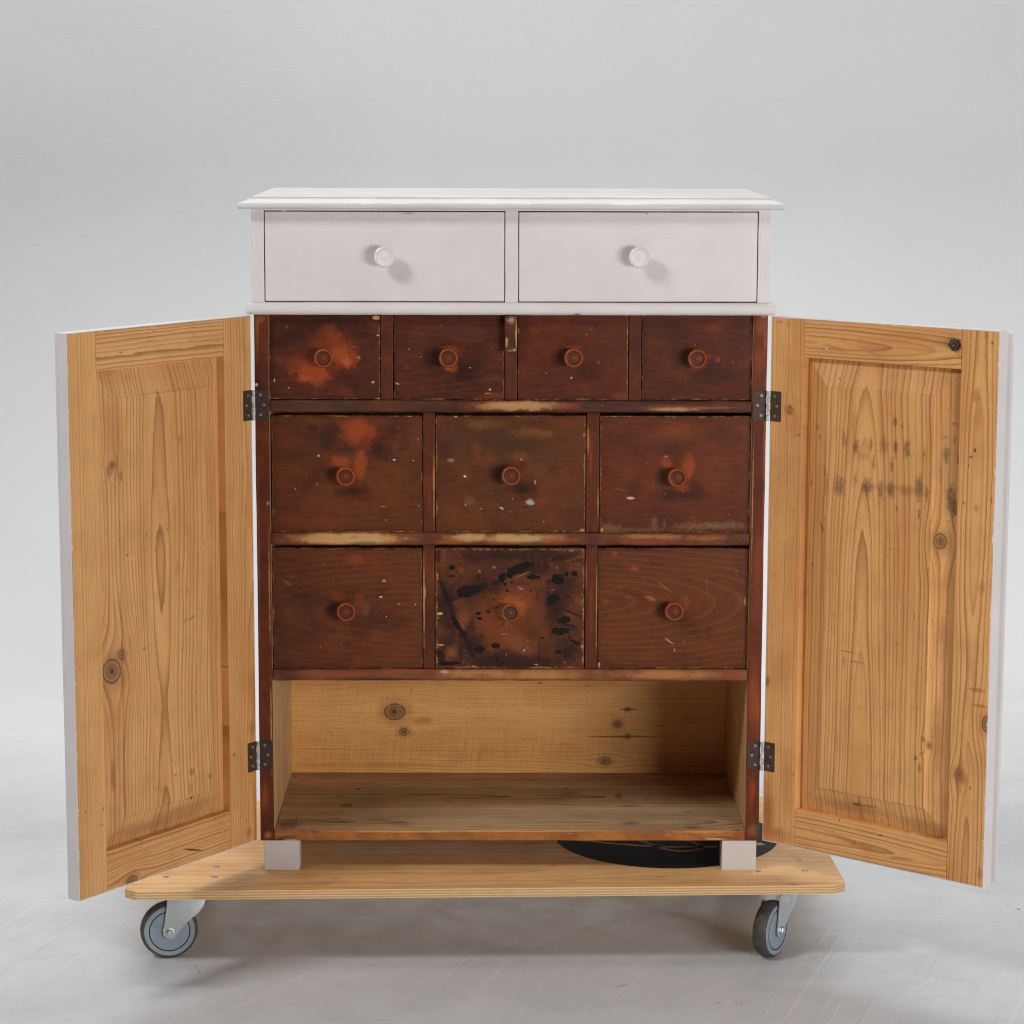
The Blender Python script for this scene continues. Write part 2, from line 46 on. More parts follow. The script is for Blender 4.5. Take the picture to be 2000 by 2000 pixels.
'4b': [(-0.0341, 0.0819, 0.07925, 0.03305, 0.0, (70, 42, 32), 0.7, 0.9, 0.5, 12.0), (0.0738, -0.003, 0.0213, 0.04915, 0.0, (62, 38, 32), 0.8, 0.8, 0.4, 14.0), (0.0628, -0.0827, 0.02135, 0.03052, 0.0, (66, 40, 34), 0.75, 0.8, 0.5, 16.0), (-0.0795, -0.0727, 0.05974, 0.03775, 0.0, (80, 46, 32), 0.65, 0.9, 0.5, 14.0), (-0.1051, -0.08, 0.01849, 0.01888, 0.0, (150, 88, 48), 0.75, 0.8, 0.6, 30.0), (-0.0453, -0.0857, 0.01708, 0.01889, 0.0, (60, 38, 32), 0.6, 0.8, 0.5, 22.0), (0.1052, -0.0174, 0.02557, 0.07235, 0.0, (116, 64, 38), 0.5, 0.9, 0.4, 14.0), (-0.0823, -0.0248, 0.01704, 0.0246, 0.0, (140, 80, 44), 0.6, 0.9, 0.5, 20.0), (-0.1192, -0.0365, 0.01562, 0.02462, 0.314, (150, 80, 44), 0.7, 0.8, 0.5, 20.0), (0.0272, -0.0726, 0.03415, 0.0334, 0.0, (122, 68, 40), 0.6, 0.9, 0.4, 14.0), (-0.119, 0.0818, 0.0099, 0.02874, 0.0, (120, 72, 42), 0.6, 0.8, 0.6, 22.0), (0.0408, 0.0978, 0.01556, 0.01292, 0.0, (132, 76, 44), 0.6, 0.8, 0.6, 25.0), (-0.1149, 0.004, 0.02695, 0.11555, 0.0, (40, 25, 21), 0.95, 0.8, 1.0, 14.0), (0.0908, 0.0043, 0.03832, 0.11559, 0.0, (40, 25, 21), 0.92, 0.8, 1.0, 14.0), (-0.0055, -0.0958, 0.13525, 0.02036, 0.0, (40, 25, 21), 0.95, 0.8, 1.0, 16.0), (0.0083, 0.0978, 0.13439, 0.01866, 0.0, (40, 25, 21), 0.95, 0.8, 1.0, 16.0), (0.1012, -0.0754, 0.03273, 0.03777, 0.0, (40, 25, 21), 0.95, 0.8, 0.9, 18.0), (-0.0695, -0.0654, 0.03271, 0.04789, 0.0, (40, 25, 21), 0.95, 0.8, 0.9, 18.0), (-0.0539, 0.0387, 0.05952, 0.02882, 0.0, (40, 25, 21), 0.95, 0.8, 0.9, 20.0), (0.0267, 0.072, 0.05947, 0.0187, 0.0, (40, 25, 21), 0.92, 0.8, 0.9, 20.0), (0.0029, -0.0002, 0.03832, 0.03902, 0.0, (172, 92, 44), 0.9, 0.9, 0.8, 22.0), (0.0087, -0.0581, 0.02844, 0.02611, 0.0, (128, 72, 40), 0.7, 0.9, 0.8, 22.0), (-0.0525, 0.0387, 0.01559, 0.00865, 0.349, (26, 21, 22), 0.8, 0.3, 0.6, 60.0), (-0.0256, 0.0474, 0.0085, 0.00864, 0.0, (26, 21, 22), 0.7, 0.3, 0.6, 60.0), (0.0693, 0.049, 0.00992, 0.00691, 0.0, (26, 21, 22), 0.7, 0.6, 0.5, 60.0), (0.0724, 0.01, 0.01277, 0.00578, 0.0, (26, 21, 22), 0.7, 0.3, 0.6, 60.0), (0.1067, -0.0304, 0.01847, 0.00377, -0.209, (26, 21, 22), 0.8, 0.3, 0.5, 60.0), (0.1081, -0.0369, 0.0199, 0.00174, -0.105, (26, 21, 22), 0.8, 0.3, 0.35, 60.0), (0.1082, -0.0536, 0.00341, 0.0087, 0.524, (26, 21, 22), 0.6, 0.3, 0.5, 60.0), (-0.1142, 0.0243, 0.00595, 0.05193, 0.349, (26, 21, 22), 0.85, 0.5, 0.4, 60.0), (-0.0837, -0.048, 0.00853, 0.01015, 0.349, (26, 21, 22), 0.85, 0.3, 0.6, 60.0), (-0.0724, -0.0698, 0.00484, 0.02758, 0.384, (26, 21, 22), 0.75, 0.5, 0.5, 60.0), (-0.088, -0.0828, 0.00228, 0.03342, 0.035, (26, 21, 22), 0.75, 0.5, 0.3, 60.0), (-0.125, -0.0887, 0.01138, 0.01599, 0.0, (26, 21, 22), 0.85, 0.3, 0.6, 60.0), (-0.1028, 0.0178, 0.02127, 0.00433, 0.087, (26, 21, 22), 0.75, 0.6, 0.6, 60.0), (-0.1035, 0.0589, 0.0085, 0.0023, 0.0, (26, 21, 22), 0.85, 0.3, 0.6, 60.0), (-0.1275, 0.0976, 0.00566, 0.01722, 0.0, (26, 21, 22), 0.8, 0.5, 0.6, 60.0), (0.0401, 0.0863, 0.00255, 0.02155, 0.105, (26, 21, 22), 0.8, 0.3, 0.3, 60.0), (0.0642, 0.0835, 0.00623, 0.02299, 0.209, (26, 21, 22), 0.6, 0.6, 0.4, 60.0), (0.1002, 0.0958, 0.03962, 0.00804, 0.279, (26, 21, 22), 0.75, 0.6, 0.4, 60.0), (0.1201, 0.0872, 0.0184, 0.00374, 0.209, (26, 21, 22), 0.7, 0.6, 0.4, 60.0), (-0.0225, -0.093, 0.0037, 0.01599, 0.244, (26, 21, 22), 0.7, 0.5, 0.4, 60.0), (0.1079, -0.0058, 0.02698, 0.00289, -0.454, (26, 21, 22), 0.75, 0.5, 0.4, 60.0), (-0.0568, 0.0575, 0.00482, 0.01295, -0.436, (26, 21, 22), 0.6, 0.6, 0.5, 60.0), (0.0496, 0.0216, 0.00284, 0.01299, 0.14, (26, 21, 22), 0.5, 0.6, 0.4, 60.0), (-0.0681, -0.0248, 0.0071, 0.01881, -0.524, (26, 21, 22), 0.55, 0.7, 0.6, 60.0), (0.0528, -0.0754, 0.00285, 0.02905, 0.0, (26, 21, 22), 0.5, 0.6, 0.4, 60.0), (0.0998, -0.0827, 0.00569, 0.0218, 0.052, (26, 21, 22), 0.5, 0.7, 0.5, 60.0), (-0.1263, -0.009, 0.00738, 0.00289, 0.0, (206, 160, 104), 0.95, 0.4, 0.4, 80.0), (-0.125, -0.0662, 0.00853, 0.00203, 0.0, (206, 160, 104), 0.85, 0.5, 0.6, 80.0), (0.0258, -0.0755, 0.00171, 0.00407, -0.524, (196, 172, 158), 0.8, 0.6, 0.4, 80.0), (0.0322, -0.0711, 0.0037, 0.00203, 0.0, (150, 130, 124), 0.5, 0.8, 0.6, 80.0), (-0.0098, -0.0458, 0.00853, 0.00087, 0.0, (196, 140, 92), 0.7, 0.6, 0.6, 45.0), (0.0184, 0.0374, 0.00709, 0.00202, -0.489, (180, 160, 144), 0.6, 0.7, 0.8, 110.0), (0.049, 0.0598, 0.00127, 0.0013, 0.0, (208, 196, 184), 1, 0.5, 0, 45.0), (0.0985, -0.0979, 0.001, 0.00116, 0.0, (208, 196, 184), 0.9, 0.5, 0, 45.0), (0.0473, -0.1016, 0.00484, 0.00145, 0.0, (180, 170, 176), 0.7, 0.6, 0.6, 90.0), (-0.0062, -0.0828, 0.00114, 0.00378, 0.0, (170, 140, 120), 0.6, 0.6, 0.5, 45.0), (0.0765, 0.0346, 0.00624, 0.00202, 0.0, (150, 120, 100), 0.5, 0.8, 0.8, 110.0), (0.0841, 0.0742, 0.0017, 0.00144, 0.0, (200, 150, 140), 0.8, 0.6, 0.5, 45.0), (-0.0865, 0.0697, 0.00849, 0.00863, 0.0, (140, 80, 44), 0.5, 0.8, 0.8, 60.0), (-0.054, 0.0675, 0.0034, 0.00432, 0.0, (176, 92, 50), 0.8, 0.6, 0.6, 60.0), (-0.0285, 0.0748, 0.00566, 0.00374, 0.0, (160, 100, 54), 0.8, 0.7, 0.6, 60.0), (-0.003, 0.0633, 0.00113, 0.01007, 0.611, (176, 110, 66), 0.8, 0.5, 0.3, 60.0), (0.0225, 0.0619, 0.01983, 0.00144, 0.384, (176, 108, 62), 0.7, 0.6, 0.4, 60.0), (-0.0113, -0.0074, 0.03549, 0.00231, 0.0, (90, 52, 36), 0.3, 0.9, 0.9, 90.0)],
'film': [(-0.0766, 0.0315, 0.019559200000000002, 0.01035, 0.14), (0.0154, 0.0727, 0.024094800000000003, 0.0082064, 0.419), (-0.0008, 0.0619, 0.0071668, 0.0063572, 0.0), (-0.0143, 0.0561, 0.006256, 0.00874, 0.0), (0.0849, 0.0533, 0.010948000000000001, 0.009540400000000001, 0.0), (0.1007, 0.0627, 0.0035236000000000004, 0.0039744, 0.0), (0.1146, 0.0637, 0.0056028, 0.0052992000000000004, 0.0), (0.1141, 0.0534, 0.0010396, 0.0031832, 0.0), (0.0417, 0.0576, 0.011987600000000001, 0.0042412000000000005, -0.052), (0.0766, 0.0187, 0.0117484, 0.007304799999999999, 0.349), (0.0966, -0.0203, 0.01242, 0.0061272, 0.14), (0.0897, -0.0406, 0.0156952, 0.0064032, 0.035), (0.1182, -0.0616, 0.0091632, 0.0029348000000000004, -0.436), (-0.0254, -0.0675, 0.0073232, 0.0053452000000000005, 0.087), (-0.0539, -0.0741, 0.008372000000000001, 0.0061456, -0.262), (-0.0567, -0.0082, 0.0049588, 0.0029256000000000004, 0.0), (-0.0386, -0.0053, 0.0035236000000000004, 0.002392, 0.0), (-0.0539, -0.0176, 0.004443600000000001, 0.0029256000000000004, 0.0), (-0.0951, -0.0277, 0.0047012, 0.0173144, 0.524), (-0.1079, -0.0996, 0.020957600000000003, 0.0034776, 0.052), (-0.1035, 0.0747, 0.0052072, 0.004498800000000001, 0.0), (-0.005, 0.033, 0.0020884, 0.0031832, 0.0), (-0.0078, 0.0244, 0.0014352, 0.0014628000000000002, 0.0), (0.0368, 0.0331, 0.0016928000000000002, 0.0017204, 0.0), (-0.0135, 0.0172, 0.0011776000000000002, 0.001196, 0.0), (0.1035, 0.0223, 0.0022172, 0.0017296, 0.0), (0.1121, 0.0144, 0.0016928000000000002, 0.0014628000000000002, 0.0), (0.0584, -0.0529, 0.0026128, 0.0017388, 0.0), (-0.0134, -0.0303, 0.0014352, 0.001196, 0.0), (0.087, -0.0783, 0.0057592, 0.0034776, 0.0), (0.0034, 0.0482, 0.0018216, 0.0023828, 0.0), (-0.0241, 0.002, 0.0018308, 0.001196, 0.0), (-0.0453, -0.0726, 0.0015732, 0.0016008, 0.0), (0.1106, 0.0223, 0.0010396, 0.0010580000000000001, 0.0), (-0.0086, 0.0446, 0.0020884, 0.00345, 0.0), (-0.0126, -0.0988, 0.0039284, 0.0018768000000000003, 0.0), (-0.0284, 0.0164, 0.001564, 0.0021252000000000003, 0.0), (-0.0482, -0.0494, 0.0013064, 0.001196, 0.0)],
'side_left': [(-0.4447, 1.1023, 0.00445, 0.0725, 0.0, (150, 90, 66), 0.6, 0.9, 0.6, 60.0), (-0.433, 1.0324, 0.00837, 0.08405, 0.0, (92, 44, 34), 0.5, 0.9, 0.5, 25.0), (-0.4374, 1.1287, 0.01112, 0.00835, 0.0, (150, 100, 70), 0.5, 0.9, 0.6, 60.0), (-0.4472, 1.0113, 0.00335, 0.00393, 0.0, (214, 196, 186), 0.9, 0.6, 0.6, 140.0), (-0.4409, 0.2665, 0.00843, 0.04089, 0.0, (150, 72, 34), 0.85, 0.9, 0.5, 20.0), (-0.4368, 0.1948, 0.00994, 0.01027, 0.0, (170, 118, 70), 0.8, 0.8, 0.6, 60.0), (-0.4282, 0.4014, 0.00197, 0.10639, 0.0, (206, 160, 104), 0.7, 0.8, 0.8, 60.0), (-0.4438, 0.4317, 0.00493, 0.06572, 0.0, (112, 50, 32), 0.5, 0.9, 0.5, 30.0), (-0.4463, 0.6942, 0.00316, 0.21401, 0.0, (146, 92, 72), 0.45, 0.9, 0.8, 60.0), (-0.4285, 0.6406, 0.00185, 0.13424, 0.0, (206, 160, 104), 0.6, 0.8, 0.8, 60.0), (-0.4292, 0.8008, 0.00367, 0.00478, 0.0, (180, 160, 150), 0.6, 0.8, 0.8, 90.0)],
'side_right': [(0.4463, 1.1039, 0.00502, 0.08376, 0.0, (160, 90, 58), 0.55, 0.9, 0.6, 40.0), (0.4391, 1.1179, 0.01115, 0.03347, 0.0, (146, 78, 52), 0.6, 0.9, 0.6, 25.0), (0.4482, 0.9213, 0.00393, 0.14134, 0.0, (180, 92, 52), 0.55, 0.9, 0.6, 40.0), (0.4373, 1.062, 0.01118, 0.0336, 0.0, (140, 66, 42), 0.6, 0.9, 0.5, 25.0), (0.4416, 1.1332, 0.0078, 0.0039, 0.0, (190, 140, 104), 0.8, 0.8, 0.6, 70.0), (0.4492, 0.7488, 0.00422, 0.18684, 0.0, (170, 86, 48), 0.55, 0.9, 0.6, 40.0), (0.4396, 0.6953, 0.01056, 0.10715, 0.0, (140, 68, 42), 0.55, 0.9, 0.6, 22.0), (0.4285, 0.802, 0.00132, 0.15958, 0.0, (206, 160, 104), 0.6, 0.8, 0.8, 70.0), (0.437, 0.4539, 0.01597, 0.08983, 0.0, (150, 72, 36), 0.75, 0.9, 0.5, 22.0), (0.4442, 0.4266, 0.00426, 0.06818, 0.0, (170, 84, 44), 0.5, 0.9, 0.5, 40.0), (0.4374, 0.2759, 0.00803, 0.03856, 0.0, (150, 66, 34), 0.7, 0.9, 0.5, 30.0), (0.4386, 0.2041, 0.01342, 0.01661, 0.0, (128, 86, 56), 0.85, 0.8, 0.6, 45.0)],
'rail1': [(-0.0129, 0.9756, 0.09066, 0.01261, 0.0, (132, 60, 36), 0.85, 0.7, 0.6, 40.0), (-0.0017, 0.9742, 0.07556, 0.01025, 0.0, (172, 128, 82), 0.95, 0.6, 0.6, 45.0), (0.0151, 0.9756, 0.06045, 0.0063, 0.0, (196, 158, 110), 0.8, 0.8, 0.6, 60.0), (-0.3626, 0.9637, 0.07247, 0.00395, 0.0, (120, 58, 38), 0.7, 0.8, 0.6, 50.0), (-0.3289, 0.975, 0.11472, 0.01023, 0.0, (70, 52, 44), 0.6, 0.9, 0.5, 18.0), (0.03, 0.9756, 0.0816, 0.01025, 0.0, (172, 128, 82), 0.95, 0.6, 0.6, 45.0), (0.0943, 0.9743, 0.0393, 0.00867, 0.0, (140, 64, 38), 0.8, 0.8, 0.6, 50.0), (0.2764, 0.9718, 0.09075, 0.00788, 0.0, (140, 64, 38), 0.85, 0.8, 0.6, 45.0), (0.2876, 0.969, 0.05445, 0.00473, 0.0, (176, 134, 92), 0.9, 0.7, 0.7, 55.0), (0.1979, 0.9759, 0.04838, 0.01183, 0.0, (66, 40, 34), 0.6, 0.9, 0.4, 20.0), (0.352, 0.9719, 0.05446, 0.00395, 0.0, (160, 90, 56), 0.6, 0.8, 0.7, 60.0)],
'rail2': [(-0.2906, 0.7358, 0.14204, 0.02241, 0.0, (140, 66, 38), 0.8, 0.8, 0.6, 25.0), (-0.2906, 0.7371, 0.12499, 0.0142, 0.0, (196, 152, 98), 0.97, 0.55, 0.45, 28.0), (-0.2591, 0.7292, 0.04831, 0.00524, 0.0, (88, 82, 74), 0.85, 0.8, 0.6, 35.0), (-0.2748, 0.7411, 0.01704, 0.00598, 0.0, (140, 120, 96), 0.6, 0.8, 0.6, 50.0), (-0.1459, 0.736, 0.01705, 0.02241, 0.0, (84, 46, 36), 0.8, 0.8, 0.4, 25.0), (-0.0748, 0.7401, 0.05116, 0.00972, 0.0, (196, 152, 98), 0.85, 0.7, 0.7, 35.0), (-0.1011, 0.732, 0.04549, 0.00598, 0.0, (160, 84, 46), 0.8, 0.8, 0.6, 45.0), (-0.0169, 0.7335, 0.03412, 0.01121, 0.0, (146, 72, 42), 0.8, 0.8, 0.6, 40.0), (0.0239, 0.7389, 0.09383, 0.01046, 0.0, (196, 152, 98), 0.9, 0.7, 0.6, 32.0), (0.0845, 0.7349, 0.04551, 0.00972, 0.0, (150, 72, 42), 0.8, 0.8, 0.7, 45.0), (0.0397, 0.7295, 0.02276, 0.00374, 0.0, (90, 76, 58), 0.6, 0.8, 0.6, 50.0), (0.145, 0.7364, 0.01706, 0.02243, 0.0, (88, 44, 36), 0.85, 0.8, 0.4, 25.0), (0.2477, 0.7418, 0.07966, 0.00673, 0.0, (176, 114, 66), 0.75, 0.8, 0.7, 40.0), (0.2478, 0.7325, 0.10246, 0.00973, 0.0, (140, 66, 40), 0.7, 0.9, 0.7, 35.0), (0.34, 0.7393, 0.074, 0.00673, 0.0, (160, 92, 54), 0.7, 0.8, 0.7, 40.0), (0.3954, 0.7353, 0.02847, 0.01497, 0.0, (84, 48, 36), 0.7, 0.9, 0.4, 25.0)],
'rail3': [(-0.3988, 0.4898, 0.03456, 0.02115, 0.0, (78, 46, 38), 0.8, 0.8, 0.5, 30.0), (-0.3003, 0.4924, 0.11169, 0.00776, 0.0, (150, 76, 48), 0.8, 0.9, 0.7, 35.0), (-0.2265, 0.4824, 0.1224, 0.00494, 0.0, (62, 46, 40), 0.85, 0.8, 0.6, 35.0), (-0.1452, 0.4925, 0.01596, 0.01763, 0.0, (120, 56, 40), 0.8, 0.8, 0.4, 30.0), (-0.0663, 0.4926, 0.07983, 0.012, 0.0, (178, 124, 76), 0.85, 0.8, 0.6, 35.0), (-0.1181, 0.4964, 0.01064, 0.00423, 0.0, (196, 168, 140), 0.7, 0.7, 0.8, 110.0), (-0.0491, 0.4901, 0.02395, 0.00494, 0.0, (136, 66, 52), 0.7, 0.8, 0.6, 60.0), (0.0512, 0.4902, 0.09462, 0.01215, 0.0, (176, 122, 72), 0.85, 0.8, 0.6, 35.0), (0.1415, 0.4903, 0.01606, 0.019, 0.0, (124, 60, 42), 0.85, 0.8, 0.4, 30.0), (0.277, 0.4918, 0.13199, 0.01064, 0.0, (176, 112, 66), 0.85, 0.8, 0.6, 30.0), (0.2291, 0.4958, 0.01722, 0.00532, 0.0, (110, 84, 66), 0.7, 0.8, 0.6, 50.0), (0.3992, 0.4892, 0.03158, 0.01141, 0.0, (140, 64, 42), 0.8, 0.8, 0.5, 40.0), (0.0645, 0.4821, 0.08604, 0.00304, 0.0, (90, 64, 46), 0.6, 0.8, 0.7, 50.0)],
'div_2a': [],
'div_2b': [(0.0009, 1.0612, 0.01116, 0.01679, 0.0, (112, 56, 38), 0.4, 0.9, 0.5, 25.0)],
'div_2c': [],
'div_3a': [(-0.1357, 0.8278, 0.00262, 0.08488, 0.0, (186, 120, 74), 0.85, 0.8, 0.7, 35.0), (-0.1431, 0.8012, 0.00525, 0.05315, 0.0, (128, 62, 42), 0.5, 0.9, 0.5, 25.0)],
'div_3b': [(0.1364, 0.9129, 0.00367, 0.03694, 0.0, (186, 108, 58), 0.8, 0.8, 0.7, 35.0), (0.1413, 0.8865, 0.00524, 0.04229, 0.0, (150, 72, 40), 0.6, 0.9, 0.6, 30.0), (0.1551, 0.8016, 0.00158, 0.04785, 0.0, (180, 124, 80), 0.7, 0.8, 0.7, 50.0)],
'div_4a': [(-0.1541, 0.6275, 0.00211, 0.11291, 0.0, (206, 160, 110), 0.8, 0.8, 0.7, 45.0), (-0.1368, 0.6812, 0.00316, 0.04286, 0.0, (140, 66, 42), 0.6, 0.9, 0.6, 35.0), (-0.1519, 0.6409, 0.00132, 0.01612, 0.0, (208, 196, 184), 0.7, 0.8, 0.6, 90.0)],
'div_4b': [(0.1539, 0.6144, 0.00159, 0.10768, 0.0, (200, 150, 96), 0.75, 0.8, 0.7, 45.0), (0.135, 0.6681, 0.00158, 0.05365, 0.0, (160, 108, 70), 0.6, 0.8, 0.7, 45.0), (0.1446, 0.6144, 0.00635, 0.08076, 0.0, (128, 66, 42), 0.4, 0.9, 0.5, 25.0)],
'stop': [(-0.0005, 1.1262, 0.01, 0.00723, 0.0, (178, 160, 148), 0.75, 0.8, 0.9, 140.0), (-0.0076, 1.0872, 0.00278, 0.01115, 0.0, (190, 160, 110), 0.85, 0.7, 0.7, 90.0), (0.009, 1.1039, 0.00222, 0.03063, 0.0, (206, 160, 104), 0.8, 0.7, 0.7, 70.0), (0.0063, 1.0747, 0.0039, 0.00335, 0.0, (206, 150, 108), 0.9, 0.6, 0.6, 100.0), (-0.0003, 1.0727, 0.01002, 0.00167, 0.0, (170, 124, 90), 0.8, 0.7, 0.7, 90.0)],
'moulding': [(0.1154, 1.137, 0.00944, 0.00194, 0.0, (96, 76, 62), 0.9, 0.6, 0.5, 120.0), (0.0293, 1.1363, 0.01666, 0.00111, 0.0, (150, 138, 128), 0.6, 0.7, 0.6, 90.0)],
'uleft': [(0.0411, 0.075, 0.01659, 0.00385, 0.0, (176, 168, 160), 0.8, 0.7, 0.5, 60.0), (0.2051, -0.0592, 0.00333, 0.00083, 0.0, (150, 142, 134), 0.8, 0.6, 0.3, 45.0), (-0.1512, 0.0542, 0.00166, 0.00275, 0.0, (150, 142, 134), 0.3, 0.6, 0.3, 45.0)],
'uright': [(0.0148, 0.0753, 0.00277, 0.00138, 0.0, (96, 84, 74), 0.9, 0.6, 0.4, 45.0), (-0.1803, 0.07, 0.00111, 0.00138, 0.0, (160, 150, 140), 0.7, 0.6, 0.3, 45.0)],
'back_knots': [(-0.2229, 0.3247, 0.0167, 0.9), (-0.2043, 0.2846, 0.0081, 0.9), (0.2132, 0.3, 0.0076, 0.95), (0.1897, 0.2263, 0.0087, 0.7), (0.2333, 0.3298, 0.0041, 0.95), (0.2323, 0.2753, 0.0047, 0.95)],
'back': [(0.2333, 0.3298, 0.02613, 0.00238, 0.0, (70, 38, 22), 0.85, 0.7, 0.3, 45.0), (0.2309, 0.2753, 0.09598, 0.00269, 0.0, (84, 46, 24), 0.85, 0.7, 0.35, 40.0), (0.2946, 0.2971, 0.01163, 0.00179, 0.0, (100, 60, 34), 0.7, 0.7, 0.4, 45.0), (0.156, 0.3773, 0.0087, 0.00178, 0.0, (96, 60, 32), 0.7, 0.7, 0.4, 45.0), (0.0618, 0.3822, 0.00753, 0.00237, 0.0, (80, 46, 28), 0.8, 0.7, 0.4, 45.0), (0.1785, 0.2753, 0.0378, 0.00179, 0.0, (110, 62, 32), 0.6, 0.8, 0.4, 45.0), (-0.1691, 0.3068, 0.02964, 0.00995, 0.0, (184, 118, 60), 0.7, 0.7, 0.4, 30.0), (-0.1905, 0.3674, 0.00134, 0.00716, -0.262, (70, 48, 30), 0.8, 0.6, 0.3, 45.0), (-0.245, 0.218, 0.24314, 0.00722, 0.0, (190, 116, 52), 0.5, 0.9, 0.6, 15.0), (-0.2421, 0.2624, 0.00162, 0.00111, 0.0, (26, 21, 22), 0.8, 0.5, 0, 45.0), (-0.3528, 0.2485, 0.00162, 0.00111, 0.0, (26, 21, 22), 0.8, 0.5, 0, 45.0)],
'fl_knots': [],
'fl_0': [(-0.4052, 0.042, 0.03008, 0.04588, 0.0, (84, 60, 42), 0.7, 0.9, 0.6, 30.0), (-0.3198, 0.081, 0.01517, 0.00746, 0.0, (100, 70, 46), 0.7, 0.7, 0.4, 45.0), (-0.2411, 0.0746, 0.03283, 0.02047, 0.0, (104, 76, 50), 0.6, 0.8, 0.9, 90.0), (-0.192, 0.0423, 0.0301, 0.01836, 0.0, (108, 80, 56), 0.5, 0.8, 0.9, 90.0), (-0.3905, 0.0808, 0.00354, 0.00466, 0.0, (40, 30, 24), 0.9, 0.6, 0.4, 45.0), (-0.4152, 0.0419, 0.00301, 0.00459, 0.0, (40, 30, 24), 0.9, 0.6, 0.4, 45.0), (-0.1936, 0.0887, 0.15197, 0.03743, 0.0, (184, 154, 112), 0.4, 0.9, 0.6, 12.0), (0.221, 0.0458, 0.02437, 0.0218, 0.0, (96, 70, 46), 0.6, 0.8, 0.6, 40.0), (0.3302, 0.0214, 0.02156, 0.01373, 0.0, (110, 78, 50), 0.7, 0.8, 0.6, 40.0), (0.3295, 0.1215, 0.01651, 0.00818, 0.0, (90, 64, 42), 0.6, 0.8, 0.6, 40.0), (0.3079, 0.089, 0.00219, 0.00504, 0.0, (226, 214, 198), 0.9, 0.6, 0, 45.0), (0.2316, 0.0908, 0.04646, 0.02422, 0.0, (176, 146, 104), 0.5, 0.8, 0.5, 20.0), (0.4119, 0.002, 0.01074, 0.01168, 0.0, (64, 46, 34), 0.8, 0.8, 0.7, 60.0), (0.0, 0.1495, 0.42, 0.0026, 0.0, (214, 178, 126), 0.8, 0.5, 0.25, 45.0)],
'fl_1': [(-0.302, 0.1722, 0.01803, 0.01549, 0.0, (76, 54, 38), 0.8, 0.8, 0.6, 40.0), (-0.29, 0.2902, 0.00686, 0.01015, 0.0, (60, 42, 30), 0.85, 0.7, 0.4, 45.0), (-0.3187, 0.2379, 0.01566, 0.00596, 0.0, (84, 58, 40), 0.7, 0.7, 0.4, 45.0), (-0.2567, 0.253, 0.02879, 0.006, 0.0, (88, 60, 42), 0.7, 0.7, 0.4, 45.0), (-0.1597, 0.2482, 0.05232, 0.00599, 0.0, (88, 58, 40), 0.7, 0.7, 0.4, 45.0), (-0.1118, 0.1959, 0.01295, 0.01369, 0.0, (100, 74, 52), 0.4, 0.8, 0.9, 80.0), (0.2084, 0.2363, 0.01126, 0.02783, 0.0, (76, 54, 38), 0.7, 0.8, 0.8, 50.0), (0.2577, 0.2119, 0.00392, 0.00742, 0.0, (50, 38, 28), 0.85, 0.7, 0.4, 45.0), (0.2246, 0.1677, 0.02776, 0.0125, 0.0, (90, 66, 46), 0.6, 0.8, 0.8, 60.0), (0.119, 0.2576, 0.02825, 0.01511, 0.0, (96, 70, 48), 0.6, 0.8, 0.6, 50.0), (0.1088, 0.2956, 0.01139, 0.00877, 0.0, (70, 50, 36), 0.7, 0.8, 0.6, 60.0), (0.0, 0.3105, 0.42, 0.003, 0.0, (214, 172, 116), 0.8, 0.5, 0.25, 45.0)],
'fl_2': [(-0.4156, 0.3828, 0.00376, 0.00631, 0.0, (40, 30, 24), 0.9, 0.6, 0.4, 45.0), (-0.3998, 0.3494, 0.00427, 0.00519, 0.0, (50, 36, 28), 0.9, 0.6, 0.4, 45.0), (0.0, 0.412, 0.42, 0.003, 0.0, (200, 158, 104), 0.8, 0.5, 0.3, 45.0)],
'fl_edge': [(-0.4021, 0.191, 0.03232, 0.00771, 0.0, (84, 52, 34), 0.7, 0.8, 0.7, 40.0), (-0.4146, 0.1866, 0.01492, 0.00308, 0.0, (60, 38, 28), 0.9, 0.7, 0.7, 50.0), (-0.407, 0.1961, 0.03231, 0.00308, 0.0, (190, 112, 50), 0.8, 0.8, 0.6, 50.0), (-0.3523, 0.2012, 0.00895, 0.00359, 0.0, (96, 66, 46), 0.85, 0.7, 0.5, 60.0), (-0.3573, 0.1897, 0.02735, 0.00411, 0.0, (120, 92, 66), 0.7, 0.8, 0.6, 40.0), (-0.1782, 0.2013, 0.19897, 0.00231, 0.0, (206, 156, 98), 0.8, 0.8, 0.5, 40.0), (-0.1285, 0.1898, 0.09954, 0.0036, 0.0, (150, 104, 62), 0.5, 0.9, 0.7, 30.0), (-0.3947, 0.1856, 0.01741, 0.0018, 0.0, (196, 186, 180), 0.7, 0.7, 0.9, 120.0), (0.039, 0.2025, 0.18761, 0.00249, 0.0, (206, 154, 94), 0.8, 0.8, 0.5, 40.0), (0.2535, 0.1985, 0.06974, 0.00664, 0.0, (130, 98, 66), 0.7, 0.9, 0.6, 25.0), (0.3474, 0.2013, 0.06976, 0.00387, 0.0, (206, 140, 70), 0.8, 0.8, 0.6, 35.0), (0.3878, 0.1902, 0.04295, 0.00388, 0.0, (110, 54, 34), 0.8, 0.8, 0.7, 50.0), (0.4119, 0.1958, 0.01342, 0.00554, 0.0, (150, 72, 38), 0.8, 0.8, 0.6, 60.0), (0.1087, 0.1978, 0.00134, 0.00166, 0.0, (208, 196, 184), 0.9, 0.5, 0, 45.0), (0.3717, 0.188, 0.02684, 0.00166, 0.0, (210, 200, 190), 0.6, 0.7, 0.9, 120.0), (0.2858, 0.1957, 0.00805, 0.00388, 0.0, (190, 116, 60), 0.7, 0.8, 0.6, 50.0)],
'dl_pn_k': [(0.3469, 0.9083, 0.0056, 0.9), (0.3566, 0.5608, 0.0173, 0.9), (0.3381, 0.5862, 0.0071, 0.2)],
